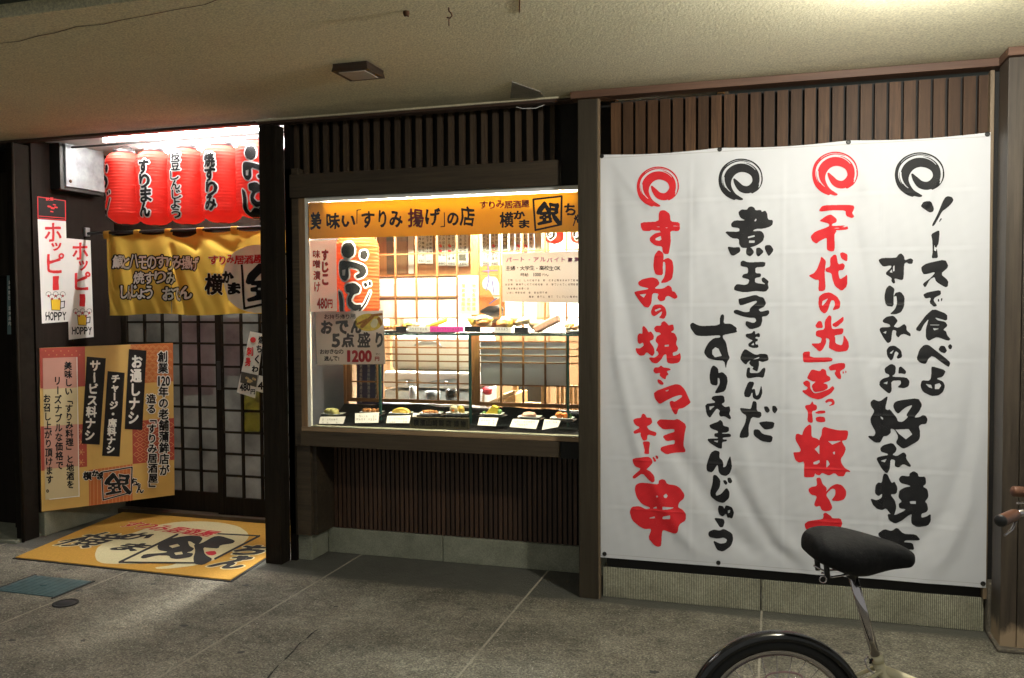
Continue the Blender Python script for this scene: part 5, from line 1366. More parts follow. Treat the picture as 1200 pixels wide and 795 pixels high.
def f2(ink): ink.glyph('焼', (303, 394, 308, 403), .2); ink.glyph('ち', (301, 405, 306.5, 413), .35); ink.glyph('く', (299, 416.5, 303.5, 426), .4); ink.glyph('わ', (295.5, 429, 302.5, 436), .4); ink.latin('480', 281, 450, 293.5, 458, .35); ink.glyph('円', (294, 456.5, 299, 462), .25)
def f3(ink): ink.poly([(282.8, 435.5), (302.3, 440), (300.5, 454), (281.5, 448.5)])
def f4(ink):
    for a, b in ((289, 443), (293, 446), (297, 444), (291, 447)): ink.stroke([(a, b, 1.5), (a+2, b+1, 1.2)])
slip([(293, 388.5), (309, 391.5), (299, 467), (277.5, 460)], YD, 'crooked white paper slip priced 480 on the right lattice door', [('photo_print', 'photo_print', f3, .0010), ('food_print', 'tan_print', f4, .0016), ('red_lettering', 'red', f1, .0016), ('black_lettering', 'ink', f2, .0016)], mat='grey_paper', group='paper slips on the lattice door')
def f5(ink): ink.glyph('4', (302.5, 448, 308, 456.5), .4)
slip([(303.5, 440), (316, 443), (316, 463), (299.5, 458)], YD+.003, 'second paper slip half hidden behind the post, below the crooked one', [('black_lettering', 'ink', f5, .0012)], mat='grey_paper', group='paper slips on the lattice door')
def f6(ink):
    for j in range(11):
        for i in range(3):
            if (i*7+j*3) % 5: ink.glyph('営業時間日曜定休店内'[(i*3+j) % 10], (10.2+i*3.6, 323+j*6, 13+i*3.6, 327.5+j*6), .05)
t = slip([(8, 320), (22, 321), (22.6, 392), (8.6, 392)], 4.558, 'small grey vertical notice on the dark wall at the far left', [], name='wall_notice', mat='cover')
ink = Ink(6, 318, 25, 395, .2); f6(ink); ink.mesh('grey_lettering', M['poster'], fnY(4.558, .0012), t)

# ================================================================ DISPLAY WINDOW
def X_(x, y, Y): return float(atY(x, y, Y)[0])
def Z_(x, y, Y): return float(atY(x, y, Y)[2])
M['case_wall'] = plain('dark blue grey side panel', (.075, .08, .10), .5, vary=.15)
M['black_cloth'] = plain('black cloth', (.007, .007, .008), .95, spec=.1)
M['acrylic'] = translucent('yellow acrylic sign', (.80, .54, .03), .45, .25, coat=.5, vary=.04)
part(MB().box(-2.605, -2.598, 4.50, 4.90, .80, 2.12), 'case_side_panel', M['case_wall'])
part(MB().box(-2.60, -.80, 4.47, 4.93, .776, .803), 'case_floor', M['base_grey'])
part(MB().box(-2.60, -.80, 4.50, 4.93, 2.125, 2.14), 'case_ceiling', M['white_ceil'])
part(MB().box(-.945, -.93, 4.50, 4.93, .80, 2.125), 'case_side_panel', M['case_wall'])
part(MB().box(-2.60, -.80, 4.90, 4.93, .70, .885), 'case_rear_board', M['beam'])
part(MB().box(-2.60, -.80, 4.885, 4.93, 2.0, 2.125), 'case_lintel', M['shoji'])
part(MB().box(-2.74, -2.606, 4.90, 5.38, 0, 2.64), 'inner_wall', M['room_wall'])
# black cloth laid over the step
t = thing('black_cloth', 'creased black cloth spread under the plates in the display window', 'cloth', (-1.8, 4.7, .80))
def clf(u, v):
    x = -2.59+1.64*u; y = 4.525+.36*v
    z = .8055+.085*max(0, (v-.45)/.55)**1.3+.004*math.sin(x*23+v*5)*v+.006*math.sin(x*9+2)*v
    return (x, y, z)
MB().grid(clf, 110, 24).build('cloth', M['black_cloth'], t)

# ---- shoji screens at the back of the case
YL = 4.90
zr = [Z_(510, y, YL) for y in (270, 297, 322.6, 347.7, 373, 399.6, 407.8, 415.8, 423.7, 449.4)]; zb = Z_(510, 473.5, YL)
def shoji(x0, x1, bars, y, paper_cells, frost_cells):
    s = thing('shoji_screen', shoji.label, 'screen', ((x0+x1)/2, y, zb), group='lattice screens behind the display case')
    MB().box(x0, x0+.030, y, y+.022, zb, 2.06).build('stile', M['shoji'], s, bevel=.0015)
    MB().box(x1-.030, x1, y, y+.022, zb, 2.06).build('stile', M['shoji'], s, bevel=.0015)
    MB().box(x0+.030, x1-.030, y, y+.022, zb-.0, zb+.022).build('rail', M['shoji'], s)
    for x in bars: MB().box(x-.005, x+.005, y+.003, y+.016, zb+.022, 2.06).build('bar', M['shoji'], s)
    for z in zr: MB().box(x0+.030, x1-.030, y+.004, y+.014, z-.004, z+.004).build('bar', M['shoji'], s)
    edges = [x0+.030]+list(bars)+[x1-.030]
    for (i, za, zb_) in paper_cells: MB().box(edges[i]+.004, edges[i+1]-.004, y+.016, y+.0175, za+.003, zb_-.003).build('paper_pane', M['shoji_paper'], s)
    for (i, za, zb_) in frost_cells: MB().box(edges[i]+.004, edges[i+1]-.004, y+.016, y+.0175, za+.003, zb_-.003).build('paper_pane', M['frost_white'], s)
    MB().box(x0+.028, x1-.028, y+.018, y+.0195, zb+.02, 2.05).build('glass_pane', M['glass'], s)
M['frost_white'] = translucent('blue white frosted pane', (.60, .63, .66), .6, .5)
bl = [X_(x, 440, YL) for x in (441.5, 464, 488.5, 512.7, 536)]
cells = [(i, a, b) for i in range(1, 5) for a, b in ((zr[3], zr[2]), (zr[4], zr[3]))]
shoji.label = 'left lattice screen behind the display case, with four columns of glowing white paper panes'
shoji(X_(406, 440, YL), X_(558, 440, YL), bl, YL, cells, [])
YR = 4.872
br = [X_(x, 440, YR) for x in (586.6, 612.7, 638.6, 664)]
shoji.label = 'right lattice screen behind the display case, with pale frosted panes low down'
cells = [(i, a, b) for i in range(0, 4) for a, b in ((zr[8], zr[5]), (zr[9], zr[8]))]
shoji(X_(556, 440, YR), -.90, br, YR, [], cells)
part(MB().box(X_(402, 440, 4.9), X_(406, 440, 4.9), 4.89, 4.93, .885, 2.06), 'screen_jamb', M['shoji'])

# ---- yellow sign along the top of the glass
YSn = 4.4835
t = thing('yellow_window_sign', 'backlit yellow sign with brush lettering along the top of the display window', 'sign', (-1.8, YSn, 1.9))
P = atY(np.array([357, 676.5, 676.5, 357.]), np.array([238.5, 225.5, 272, 280.3]), YSn)
P[1, 0] = P[2, 0] = -.95
MB().quadslab(P[0], P[1], P[2], P[3], (0, .004, 0)).build('acrylic_panel', M['acrylic'], t)
ink = Ink(358, 226, 690, 282, .25)
for ch, b in (('美', (364.6, 249, 376, 268.5)), ('味', (383, 250, 398, 268)), ('い', (401, 253, 416, 265.5)), ('す', (424, 248.5, 438.5, 267)), ('り', (444, 247.5, 452.5, 266.5)), ('み', (457, 248.5, 471.5, 266)), ('げ', (499, 245, 515.5, 263.5)), ('の', (524.6, 250, 537, 263.5)), ('店', (539.5, 242.5, 556, 264.5))):
    ink.glyph(ch, b, .6, wob=.024)
ink.stroke([(423, 246, .5), (418.5, 246.5, .6), (418.3, 262, .5)]); ink.stroke([(520.8, 249.5, .5), (521, 265.5, .6), (516.5, 266, .5)])
ink.glyph('横', (586, 249, 601.5, 266.5), .5, wob=.015); ink.glyph('か', (602.5, 247.6, 614.6, 256.6), .6, wob=.02); ink.glyph('ま', (608.8, 258, 620, 267), .6, wob=.02)
lg = Ink(620, 226, 662, 274, .2); logo_gin(lg, 628.5, 236, 656.5, 264, frame_pts=[(625, 233.9), (658.3, 230.2), (657.6, 263.3), (627.5, 270)], fr=.8)
lg.grow(.45).mesh('crest_lettering', M['ink'], fnY(YSn, .0012), t, run=8)
ink.glyph('ち', (662, 239.5, 674.3, 252.3), .6, wob=.03); ink.glyph('ゃ', (673, 252, 681, 261), .5); ink.stroke([(674.5, 257, .7), (672, 264.5, .7)])
ink.mesh('black_lettering', M['ink'], fnY(YSn, .0012), t, run=8)
ink = Ink(470, 226, 630, 282, .25); ink.glyph('揚', (478.5, 245.5, 496, 266), .6, wob=.024)
rowglyphs(ink, 'すりみ居酒屋', 562, 620.5, 236.3, 244.6, .3, -.022)
ink.mesh('red_lettering', M['red_dark'], fnY(YSn, .0014), t, run=8)

# ---- papers taped inside the glass
YP = 4.4865
def s1(ink):
    for ch, b in (('す', (377.5, 293.5, 384.5, 305)), ('じ', (378, 307.5, 384.5, 319)), ('こ', (378, 322, 384.5, 333.5))): ink.glyph(ch, b, .75)
    for ch, b in (('味', (367, 293.5, 375, 302.5)), ('噌', (367, 305, 375, 314)), ('漬', (367.5, 318, 375.3, 328)), ('け', (368.5, 331, 375, 342))): ink.glyph(ch, b, .3)
    ink.latin('480', 371.5, 350, 384, 361.5, .45); ink.glyph('円', (384.5, 351.5, 389.5, 361), .35)
slip([(361.5, 282), (394, 281), (395, 364.5), (362, 366)], YP, 'tall white paper with red lettering priced 480, at the left of the window', [('red_lettering', 'red', s1, .0008)], cat='paper sign', name='window_paper')
def s2(ink):
    rowglyphs(ink, 'お持ち帰り用', 380, 416.5, 368.6, 373.8, .1, -.003)
def s3(ink):
    for ch, b, w_ in (('お', (377, 376.3, 389, 390.6), .85), ('で', (394, 376.3, 407.6, 390.6), .85), ('ん', (411.5, 376.7, 423, 390), .85), ('5', (389.6, 392, 397.8, 406.5), .8), ('点', (401, 391.5, 414.6, 406.5), .75), ('盛', (419.4, 390, 433.6, 406.8), .5), ('り', (440.8, 390.6, 448.2, 406.5), .7)): ink.glyph(ch, b, w_, wob=.008)
    rowglyphs(ink, 'お好きなの', 375, 402.5, 410, 414.8, .2, -.003); rowglyphs(ink, '選んで！', 380, 401, 418, 423, .2)
    rowglyphs(ink, '（税込）', 437.5, 448.5, 413.3, 416.8, 0)
def s4(ink): ink.latin('1200', 404.8, 411.3, 435.6, 423.8, .75); ink.glyph('円', (439.6, 418.4, 444.4, 423), .2)
def s5(ink): ink.poly(chaikin([(432+16.3*math.cos(a), 378+10.3*math.sin(a)) for a in np.linspace(0, 6.28, 20)[:-1]]))
def s6(ink):
    ink.stroke([(424.5, 382.5, 2.3), (436, 371.5, 2.1)]); ink.stroke([(436, 370, 1.5), (447, 368.5, 1.5)]); ink.stroke([(430, 375, 1.6), (419, 380, 1.2)]); ink.stroke([(444, 374, 2), (446.5, 380, 1.6)])
def s7(ink): ink.stroke([(438.2, 380.5, 3.9), (439.8, 377, 3.4)])
M['food_yellow'] = plain('yellow food', (.72, .52, .10), .5, vary=.2, scale=60)
M['food_brown'] = plain('brown fried food', (.38, .16, .04), .5, vary=.35, scale=90)
M['food_cream'] = plain('cream food', (.78, .68, .42), .5, vary=.1, scale=60)
M['ink_grey'] = plain('dark grey print', (.07, .07, .075), .6)
slip([(369.6, 366.2), (449, 364.2), (451.3, 427), (371.4, 427.6)], 4.460, 'white paper offering a five-piece oden plate for 1200, taped to the glass', [('grey_lettering', 'ink_grey', s2, .0010), ('black_lettering', 'ink_grey', s3, .0010), ('red_lettering', 'red_dark', s4, .0010), ('plate_print', 'food_yellow', s5, .0010), ('food_print', 'food_brown', s6, .0014), ('egg_print', 'food_cream', s7, .0018)], name='window_paper')
def s8(ink): rowglyphs(ink, 'パート・アルバイト募集', 592.5, 680, 302, 307, .15)
def s9(ink):
    rowglyphs(ink, '主婦・大学生・高校生', 592.5, 649, 311.8, 317, .12); ink.latin('OK', 649.5, 312.3, 657, 316.8, .15)
    rowglyphs(ink, '時給', 610, 619.5, 320, 324, .05); ink.latin('1000', 624.5, 320, 634, 324, .1); rowglyphs(ink, '円〜', 635, 643, 321, 324, 0)
    rr = random.Random(5)
    for j, (xa, xb) in enumerate(((595, 676), (592, 676), (592, 618), (594, 640), (620, 676))):
        x = xa; y = 327.5+j*4.8
        while x < xb:
            if rr.random() > .14: ink.glyph('初心者大歓迎楽しい職場です経験不問要相談'[rr.randrange(20)], (x, y, x+2.3, y+2.6), .02)
            x += 3.2
M['pink_ink'] = plain('pink print', (.80, .22, .55), .6)
slip([(588, 297.5), (684, 294), (684, 355.5), (589, 354)], YP, 'large white help-wanted paper with pink heading, at the right of the window', [('pink_lettering', 'pink_ink', s8, .0008), ('grey_lettering', 'ink_grey', s9, .0008)], name='window_paper')
M['yellow_paper'] = plain('pale yellow paper', (.80, .72, .30), .6, vary=.03)
def s10(ink):
    for i in range(3):
        for j in range(6):
            if i == 1 and j < 3: continue
            ink.glyph('蒲鉾揚物限定品名物旬魚'[(i*4+j) % 11], (541+i*6.2, 333+j*5.4, 545+i*6.2, 337.5+j*5.4), .1)
def s11(ink): ink.stroke([(549, 342, 3.4), (549.2, 342, 3.4)])
M['orange_ink'] = plain('orange print', (.75, .35, .06), .6)
slip([(539, 323), (559.5, 323), (561, 325), (560.5, 369), (537, 369)][0:1]+[(560.5, 323), (561, 369), (537.5, 369)], 4.862, 'pale yellow sheet of small print hung on the lattice screens', [('orange_lettering', 'orange_ink', s10, .0010), ('pink_dot', 'pink_ink', s11, .0010)], mat='yellow_paper', name='window_paper')

# ---- lantern inside the window
c = atY(419.5, 376, 4.64)
lantern((c[0], 4.64, c[2]), .131, .505, oden(1.05), 10, 'orange red おでん lantern inside the display window behind the white papers', None, big=True, mat='lantern_or')

# ---- glass shelf on dark uprights
zs_ = Z_(560, 392.6, 4.60)
t = thing('glass_shelf', 'green-edged glass shelf on thin dark uprights in the display window', 'shelf', (-1.6, 4.7, zs_))
M['glass_edge'] = plain('dark green glass edge', (.02, .07, .06), .15)
x0 = X_(449, 392, 4.60)-.12
MB().box(x0, -.95, 4.603, 4.85, zs_-.004, zs_+.004).build('shelf_glass', M['glass_shelf'], t)
MB().box(x0, -.95, 4.600, 4.6028, zs_-.0045, zs_+.0045).build('edge', M['glass_edge'], t)
for px in (445, 550.8, 665.6):
    x = X_(px, 430, 4.62); MB().box(x-.007, x+.007, 4.615, 4.630, .83, zs_-.005).build('upright', M['glass_edge'], t, bevel=.001)
M['china'] = plain('white china', (.82, .82, .80), .25, vary=.02)
M['tray'] = plain('black lacquer tray', (.014, .014, .014), .25)
M['food_green'] = plain('green leaf garnish', (.10, .24, .05), .5, vary=.3, scale=60)
M['food_lemon'] = plain('bright yellow food', (.80, .64, .06), .5, vary=.1, scale=60)
M['food_pink'] = plain('pink brown food', (.62, .38, .28), .5, vary=.2, scale=80)
M['food_orange'] = plain('orange glazed food', (.66, .20, .03), .3, vary=.3, scale=70)
M['food_olive'] = plain('pale green yellow food', (.50, .48, .18), .5, vary=.25, scale=70)
M['food_white'] = plain('white fish cake', (.60, .46, .26), .5, vary=.08, scale=40)
def plate(c, rx, ry, label, group, mat='china', tilt=0.0, square=True):
    t = thing('plate', label, 'plate', c, group=group)
    c = np.asarray(c, float); h = .010
    def ring(k, z): 
        if square: return [(c[0]+sx*rx*k, c[1]+sy*ry*k, c[2]+z+tilt*(sy*ry*k)) for sx, sy in ((-1, -1), (0, -1.06), (1, -1), (1.06, 0), (1, 1), (0, 1.06), (-1, 1), (-1.06, 0))]
        return [(c[0]+rx*k*math.cos(a), c[1]+ry*k*math.sin(a), c[2]+z+tilt*ry*k*math.sin(a)) for a in np.linspace(0, 2*math.pi, 25)[:-1]]
    rings = [ring(.0, .0006), ring(.55, .0), ring(.75, .001), ring(1, h), ring(.97, h+.0018), ring(.72, .004), ring(.0, .0035)]
    n = len(rings[0]); mb = MB()
    mb.add([p for r in rings for p in r], [(i*n+j, i*n+(j+1) % n, (i+1)*n+(j+1) % n, (i+1)*n+j) for i in range(len(rings)-1) for j in range(n)], not square)
    mb.build('dish', M[mat], t)
    return t
def food(kind, c, s, label, name='food', cat='food', seed=1):
    c = np.asarray(c, float); t = thing(name, label, cat, c)
    rr = random.Random(seed)
    if kind == 'mound':
        MB().blob(c+[0, 0, .3*s], s, s*.7, s*.55, 16, 10, .10, seed).build('mound', M['food_olive'], t)
        for k in range(4): MB().blob(c+[rr.uniform(-.6, .6)*s, -.35*s, .25*s+rr.uniform(0, .4)*s], s*.35, s*.3, s*.25, 10, 7, .12, k).build('piece', M['food_olive'], t)
    elif kind == 'nuggets':
        for k in range(5): MB().blob(c+[(-1.1+.55*k)*s, rr.uniform(-.3, .3)*s, .32*s], s*.4, s*.4, s*.36, 12, 8, .13, k+seed).build('piece', M['food_brown'], t)
    elif kind == 'halfmoon':
        pts = [(c[0]-1.2*s, c[1], c[2])]+[(c[0]+s*1.2*math.cos(a), c[1], c[2]+.75*s*math.sin(a)) for a in np.linspace(math.pi, 0, 12)]
        MB().prism(pts[1:], (0, .8*s, 0)).build('slice', M['food_yellow'], t, bevel=s*.12)
        MB().blob(c+[.4*s, -.15*s, .2*s], s*.5, s*.25, s*.25, 10, 6, .1, 4).build('piece', M['food_yellow'], t)
    elif kind == 'wedge':
        MB().prism([c+[-.9*s, 0, 0], c+[.8*s, 0, 0], c+[.8*s, 0, .95*s], c+[.1*s, 0, 1.2*s]], (0, .9*s, 0)).build('wedge', M['food_lemon'], t, bevel=s*.06)
        MB().blob(c+[1.05*s, .3*s, .3*s], s*.3, s*.3, s*.4, 10, 7, .15, 3).build('leaf', M['food_green'], t)
        MB().blob(c+[-1.1*s, .2*s, .15*s], s*.35, s*.3, s*.22, 10, 7, .15, 6).build('leaf', M['food_green'], t)
    elif kind == 'rounds':
        MB().lathe([(0, -.2*s), (.62*s, -.2*s), (.66*s, 0), (.62*s, .2*s), (0, .2*s)], c+[-.55*s, 0, .62*s], 18, (0, 1, .25)).build('slice', M['food_cream'], t)
        MB().lathe([(0, -.2*s), (.62*s, -.2*s), (.66*s, 0), (.62*s, .2*s), (0, .2*s)], c+[.55*s, .25*s, .62*s], 18, (.7, 1, .2)).build('slice', M['food_yellow'], t)
        MB().blob(c+[-.6*s, -.25*s, .5*s], s*.28, s*.1, s*.18, 10, 6, .05, 3).build('core', M['food_orange'], t)
    elif kind == 'orange':
        MB().blob(c+[-.35*s, 0, .5*s], s*.55, s*.5, s*.45, 14, 9, .10, 5).build('piece', M['food_orange'], t)
        MB().blob(c+[.5*s, .05*s, .45*s], s*.55, s*.5, s*.42, 14, 9, .10, 8).build('piece', M['food_orange'], t)
        MB().blob(c+[1.1*s, .3*s, .35*s], s*.3, s*.25, s*.35, 10, 7, .15, 3).build('leaf', M['food_green'], t)
    elif kind == 'pink':
        MB().blob(c+[0, 0, .35*s], s*1.0, s*.6, s*.42, 16, 10, .10, 11).build('piece', M['food_pink'], t)
        MB().blob(c+[.5*s, -.1*s, .3*s], s*.5, s*.45, s*.35, 12, 8, .1, 12).build('piece', M['food_pink'], t)
    elif kind == 'heap':
        cols = ('food_cream', 'food_white', 'food_yellow', 'food_brown', 'food_yellow', 'food_cream')
        for k in range(9): MB().blob(c+[rr.uniform(-1.1, 1.1)*s, rr.uniform(-.4, .4)*s, rr.uniform(.3, .9)*s], s*rr.uniform(.35, .6), s*.4, s*rr.uniform(.3, .45), 12, 8, .12, k+seed).build('piece', M[cols[(k+seed) % 6]], t)
    elif kind == 'stick':
        MB().tube([c+[-.9*s, 0, .25*s], c+[.9*s, 0, 1.0*s]], s*.22, 12).build('stick', M['food_lemon'], t)
        MB().blob(c+[-.7*s, .2*s, .35*s], s*.5, s*.4, s*.35, 12, 8, .1, 2).build('piece', M['food_white'], t)
    elif kind == 'slab':
        MB().obox(c+[0, 0, .5*s], (s*.95, 0, .45*s), (0, s*.5, 0), (-.1*s, 0, .28*s)).build('slab', M['food_pink'], t, bevel=s*.12)
        MB().blob(c+[-.7*s, 0, .4*s], s*.7, s*.5, s*.4, 14, 8, .08, 2).build('piece', M['food_white'], t)
    return t
PG = 'white plates along the display window floor'
low = [(391, 488, 'mound', .030, 'pale green mound of food on the leftmost plate of the window floor', 'leftmost white plate on the display floor'),
       (436, 486, 'nuggets', .026, 'row of small brown fried pieces on the second plate', 'plate under the brown fried pieces'),
       (470, 487, 'halfmoon', .030, 'yellow half-moon slice on the third plate of the window floor', 'plate under the yellow half-moon'),
       (506, 487, 'nuggets', .021, 'brown glazed food behind the dark wooden plaque', 'dark-set plate behind the wooden plaque'),
       (537, 487, 'rounds', .024, 'two upright round slices with a red core', 'plate under the two round slices'),
       (577, 488, 'wedge', .028, 'bright yellow wedge with green garnish on a white plate', 'plate under the bright yellow wedge'),
       (621, 491.5, 'pink', .027, 'pink brown lump of food behind a wide price card', 'plate under the pink brown food'),
       (659, 493, 'orange', .026, 'orange glazed piece with green garnish at the right end of the window floor', 'rightmost white plate on the display floor')]
for k, (px, py, kind, s, lb, pl) in enumerate(low):
    p = atY(px, py-1.5, 4.64); x = float(p[0]); z = float(p[2])
    plate((x, 4.64, z), .062, .042, pl, PG)
    
    tt = thing('tray', 'black tray under the plate holding '+{'mound': 'the pale green mound', 'nuggets': 'the brown pieces, '+('second from the left' if k == 1 else 'behind the plaque'), 'halfmoon': 'the yellow half-moon', 'rounds': 'the two round slices', 'wedge': 'the yellow wedge', 'pink': 'the pink food', 'orange': 'the orange food'}[kind], 'tray', (x, 4.64, z-.012), group='black trays under the plates')
    MB().box(x-.075, x+.075, 4.590, 4.69, z-.012, z-.0015).build('tray', M['tray'], tt, bevel=.002)
    food(kind, (x, 4.625, z+.004), s*1.55, lb, seed=k+1)
cards = [((375.5, 488.5), (405, 488.3), (402, 497), (373.5, 496.8), 'leftmost white price card, in front of the pale green mound'), ((416, 484.5), (444, 483.8), (443.5, 495.6), (416, 496), 'taller price card in front of the brown fried pieces'), ((454, 487.5), (481.5, 486.8), (479.5, 496), (452.5, 496), 'slanted price card in front of the yellow half-moon'),
         ((484, 484), (507, 485), (505.5, 490.3), (483, 489.5), 'small price card just above the wooden plaque'), ((523, 484.5), (540.3, 484.3), (539.5, 491), (522.3, 490.5), 'small price card in front of the two round slices'), ((562, 489.3), (584, 489.8), (581, 499.5), (559.5, 498.5), 'price card in front of the bright yellow wedge'),
         ((601, 491), (632, 492.5), (628, 503), (597, 500.5), 'wide price card in front of the pink food'), ((638, 491.5), (657, 493), (654, 500.5), (635, 504), 'rightmost price card, beside the orange food')]
for k, (a, b, c_, d, lb) in enumerate(cards):
    y = 4.545 if k not in (3, 4) else 4.575
    def tx(ink, a=a, c_=c_, k=k):
        rr = random.Random(k); y_ = min(a[1], c_[1])
        for j in range(2 if k not in (3, 4) else 1):
            x = a[0]+2
            while x < c_[0]-2.5:
                if rr.random() > (.2 if j == 0 else .5): ink.glyph('すりみ揚円枝豆入'[rr.randrange(8)], (x, y_+2.4+j*3.6, x+2.0, y_+4.9+j*3.6), 0)
                x += 2.7
    slip([a, b, c_, d], y, lb, [('grey_lettering', 'ink_grey', tx, .0010)], name='price_card', group='price cards in the display window', cat='price card', th=.001, mat='china', fnn=lambda off, y=y: fnP((0, y, .83), (0, -.86, .51), off))
# wooden plaque
M['plaque'] = plain('olive brown lacquered plaque', (.045, .034, .012), .4, vary=.25, scale=40)
P = atY(np.array([480.5, 549, 549.5, 480.5]), np.array([488.8, 490.5, 503.5, 501.8]), 4.525)
t = thing('wooden_plaque', 'dark olive wooden plaque with carved characters standing on the display floor', 'plaque', P.mean(0))
MB().quadslab(P[0], P[1], P[2], P[3], (0, .016, 0)).build('block', M['plaque'], t, bevel=.002)
ink = Ink(479, 486, 551, 505, .2)
for k, (ch, x) in enumerate(zip('横濱山崎製店揚物', (485, 492.5, 500, 507, 514.5, 523, 532, 540))): ink.glyph(ch, (x, 491.8+k*.2, x+5.6, 499+k*.2), .3)
ink.mesh('carved_lettering', M['ink'], fnY(4.525, .0010), t)
# upper shelf
UP = [(458, 384, 'nuggets', .038, 'golden fried pieces at the left end of the glass shelf'), (482, 384, 'heap', .036, 'white and yellow sliced food, second from the left on the glass shelf'), (514, 384, 'stick', .058, 'long yellow stick of food on the glass shelf'),
      (562, 385, 'heap', .066, 'large heap of white fish cakes on a tilted plate in the middle of the shelf'), (604, 386, 'heap', .062, 'heap of white and fried golden pieces right of the shelf middle'), (642, 386, 'slab', .066, 'pinkish slab leaning on a white plate near the right of the shelf'), (674, 386, 'heap', .036, 'white pieces at the right end of the glass shelf')]
for k, (px, py, kind, s, lb) in enumerate(UP):
    x = X_(px, py, 4.72); z = zs_+.0045
    plate((x, 4.72, z+.007), s*1.35, s*1.15, 'plate on the glass shelf under the '+['golden fried pieces', 'white and yellow slices', 'long yellow stick', 'large heap of white fish cakes', 'white and golden heap', 'pinkish slab', 'white pieces at the right end'][k], 'plates on the glass shelf', tilt=.15 if k in (3, 4, 5) else 0)
    tt = thing('tray', 'black tray on the glass shelf under the '+['golden fried pieces', 'white and yellow slices', 'long yellow stick', 'large heap of white fish cakes', 'white and golden heap', 'pinkish slab', 'white pieces at the right end'][k], 'tray', (x, 4.72, z), group='black trays on the glass shelf')
    MB().box(x-s*1.45, x+s*1.45, 4.72-s*1.25, 4.72+s*1.25, z, z+.006).build('tray', M['tray'], tt, bevel=.002)
    food(kind, (x, 4.70, z+.018), s*1.1, lb, seed=k+3)
M['pink_card'] = plain('bright pink card', (.80, .06, .42), .5)
for a, b, mt, lb in ((464, 476, 'tray', 'short black card at the left of the shelf edge'), (478, 503.5, 'china', 'white card on the shelf edge left of the pink one'), (504, 543, 'pink_card', 'bright pink card on the edge of the glass shelf'), (544.5, 563, 'tray', 'black card on the shelf edge right of the pink one'), (579, 599, 'china', 'white card in front of the golden heap on the shelf'), (603, 619, 'tray', 'black card on the shelf edge below the golden heap')):
    P = atY(np.array([a, b, b, a], float), np.array([382.6, 382.9, 389.4, 389.2])+(1 if a > 570 else 0), 4.612)
    t = thing('shelf_card', lb, 'price card', P.mean(0), group='cards along the shelf edge')
    MB().quadslab(P[0], P[1], P[2], P[3], (0, .002, 0)).build('card', M[mt], t)
    if mt != 'tray':
        ink = Ink(a, 380, b, 392, .2); x = a+2; rr = random.Random(a)
        while x < b-3:
            ink.glyph('すりみ揚かま'[rr.randrange(6)], (x, 384.2, x+2.2, 387.4), 0); x += 3
        ink.mesh('lettering', M['ink_grey'], fnY(4.612, .0010), t)

# ---- what hangs and stands in the room behind
YM = 5.62
M['menu_paper'] = plain('grey white menu paper', (.60, .61, .62), .6, vary=.03)
t = thing('cedar_board', 'orange cedar board behind the menu strips in the room', 'board', (X_(500, 300, YM+.03), YM+.03, 1.9))
MB().box(X_(440, 300, YM+.03), X_(562, 300, YM+.03), YM+.03, YM+.05, Z_(500, 323, YM+.03), 2.4).build('board', M['orange_wood'], t)
MB().box(X_(453, 300, YM), X_(461.5, 300, YM), YM, YM+.02, Z_(457, 321, YM), 2.3).build('dark_strip', M['beam'], t)
MB().box(X_(465, 300, YM), X_(477, 300, YM), YM, YM+.025, Z_(470, 321, YM), 2.3).build('tan_strip', M['frame_light'], t)
strips = [(478.5, 485, 321, 'menu_paper', 0), (489.5, 498, 309, 'menu_paper', 1), (498.5, 507.2, 309.5, 'menu_paper', 1), (512.8, 523, 312, 'menu_paper', 2), (523.6, 534.4, 312, 'menu_paper', 3), (537, 549, 312.5, 'menu_paper', 4), (552, 556, 312, 'menu_paper', 2), (565, 574, 312, 'menu_paper', 1), (575, 584.5, 312, 'menu_paper', 3), (589, 595.3, 296.5, 'photo_print', 5), (597, 603.5, 296, 'menu_paper', 1), (604, 610.5, 296, 'menu_paper', 2), (613, 619, 297, 'menu_paper', 3), (619.6, 626, 297, 'menu_paper', 1), (626.6, 634.5, 297, 'cover2', 0)]
M['cover2'] = plain('beige paper', (.45, .42, .32), .6)
pos = ['narrow leftmost', 'second', 'third', 'fourth', 'fifth', 'sixth, with a dark photo,', 'narrow seventh', 'eighth', 'ninth', 'black', 'eleventh', 'twelfth', 'thirteenth', 'fourteenth', 'beige rightmost']
for k, (a, b, yb, mt, kind) in enumerate(strips):
    z1 = 2.18; za = Z_(a, yb, YM-.01); x0_, x1_ = X_(a, 300, YM-.01), X_(b, 300, YM-.01)
    t = thing('menu_strip', pos[k]+' menu strip from the left behind the lattice screens', 'menu', ((x0_+x1_)/2, YM-.01, za), group='menu strips hung in the room')
    MB().box(x0_, x1_, YM-.012, YM-.010, za, z1).build('sheet', M[mt], t)
    ink = Ink(a, 262, b, yb, .2); rr = random.Random(k)
    if kind:
        n = max(1, int((b-a)/4.2))
        for i in range(n):
            y = 264+rr.uniform(0, 3)
            while y < yb-8-rr.uniform(0, 4):
                ink.glyph('すりみ揚焼酎梅酒冷奴枝豆玉子'[rr.randrange(14)], (a+1+i*(b-a-1)/n, y, a+1+i*(b-a-1)/n+3.0, y+3.6), .05); y += 4.6
        ink.latin('480', a+.8, yb-4.5, b-.8, yb-1.6, .02)
        ink.mesh('lettering', M['poster'] if kind == 5 else M['ink_grey'], fnY(YM-.012, .001), t)
        if kind in (2, 3): Ink(a, 262, b, yb, .2).stroke([(a+3, 288, 1.5), (a+4, 289, 1.4)]).glyph('揚', (a+1.5, 293, a+5, 297), .2).mesh('red_lettering', M['red'], fnY(YM-.012, .0014), t)
        if kind == 4: MB().box(x0_+.006, x1_-.02, YM-.014, YM-.0125, Z_(a, 306, YM), Z_(a, 298.5, YM)).build('photo', M['photo_print'], t)
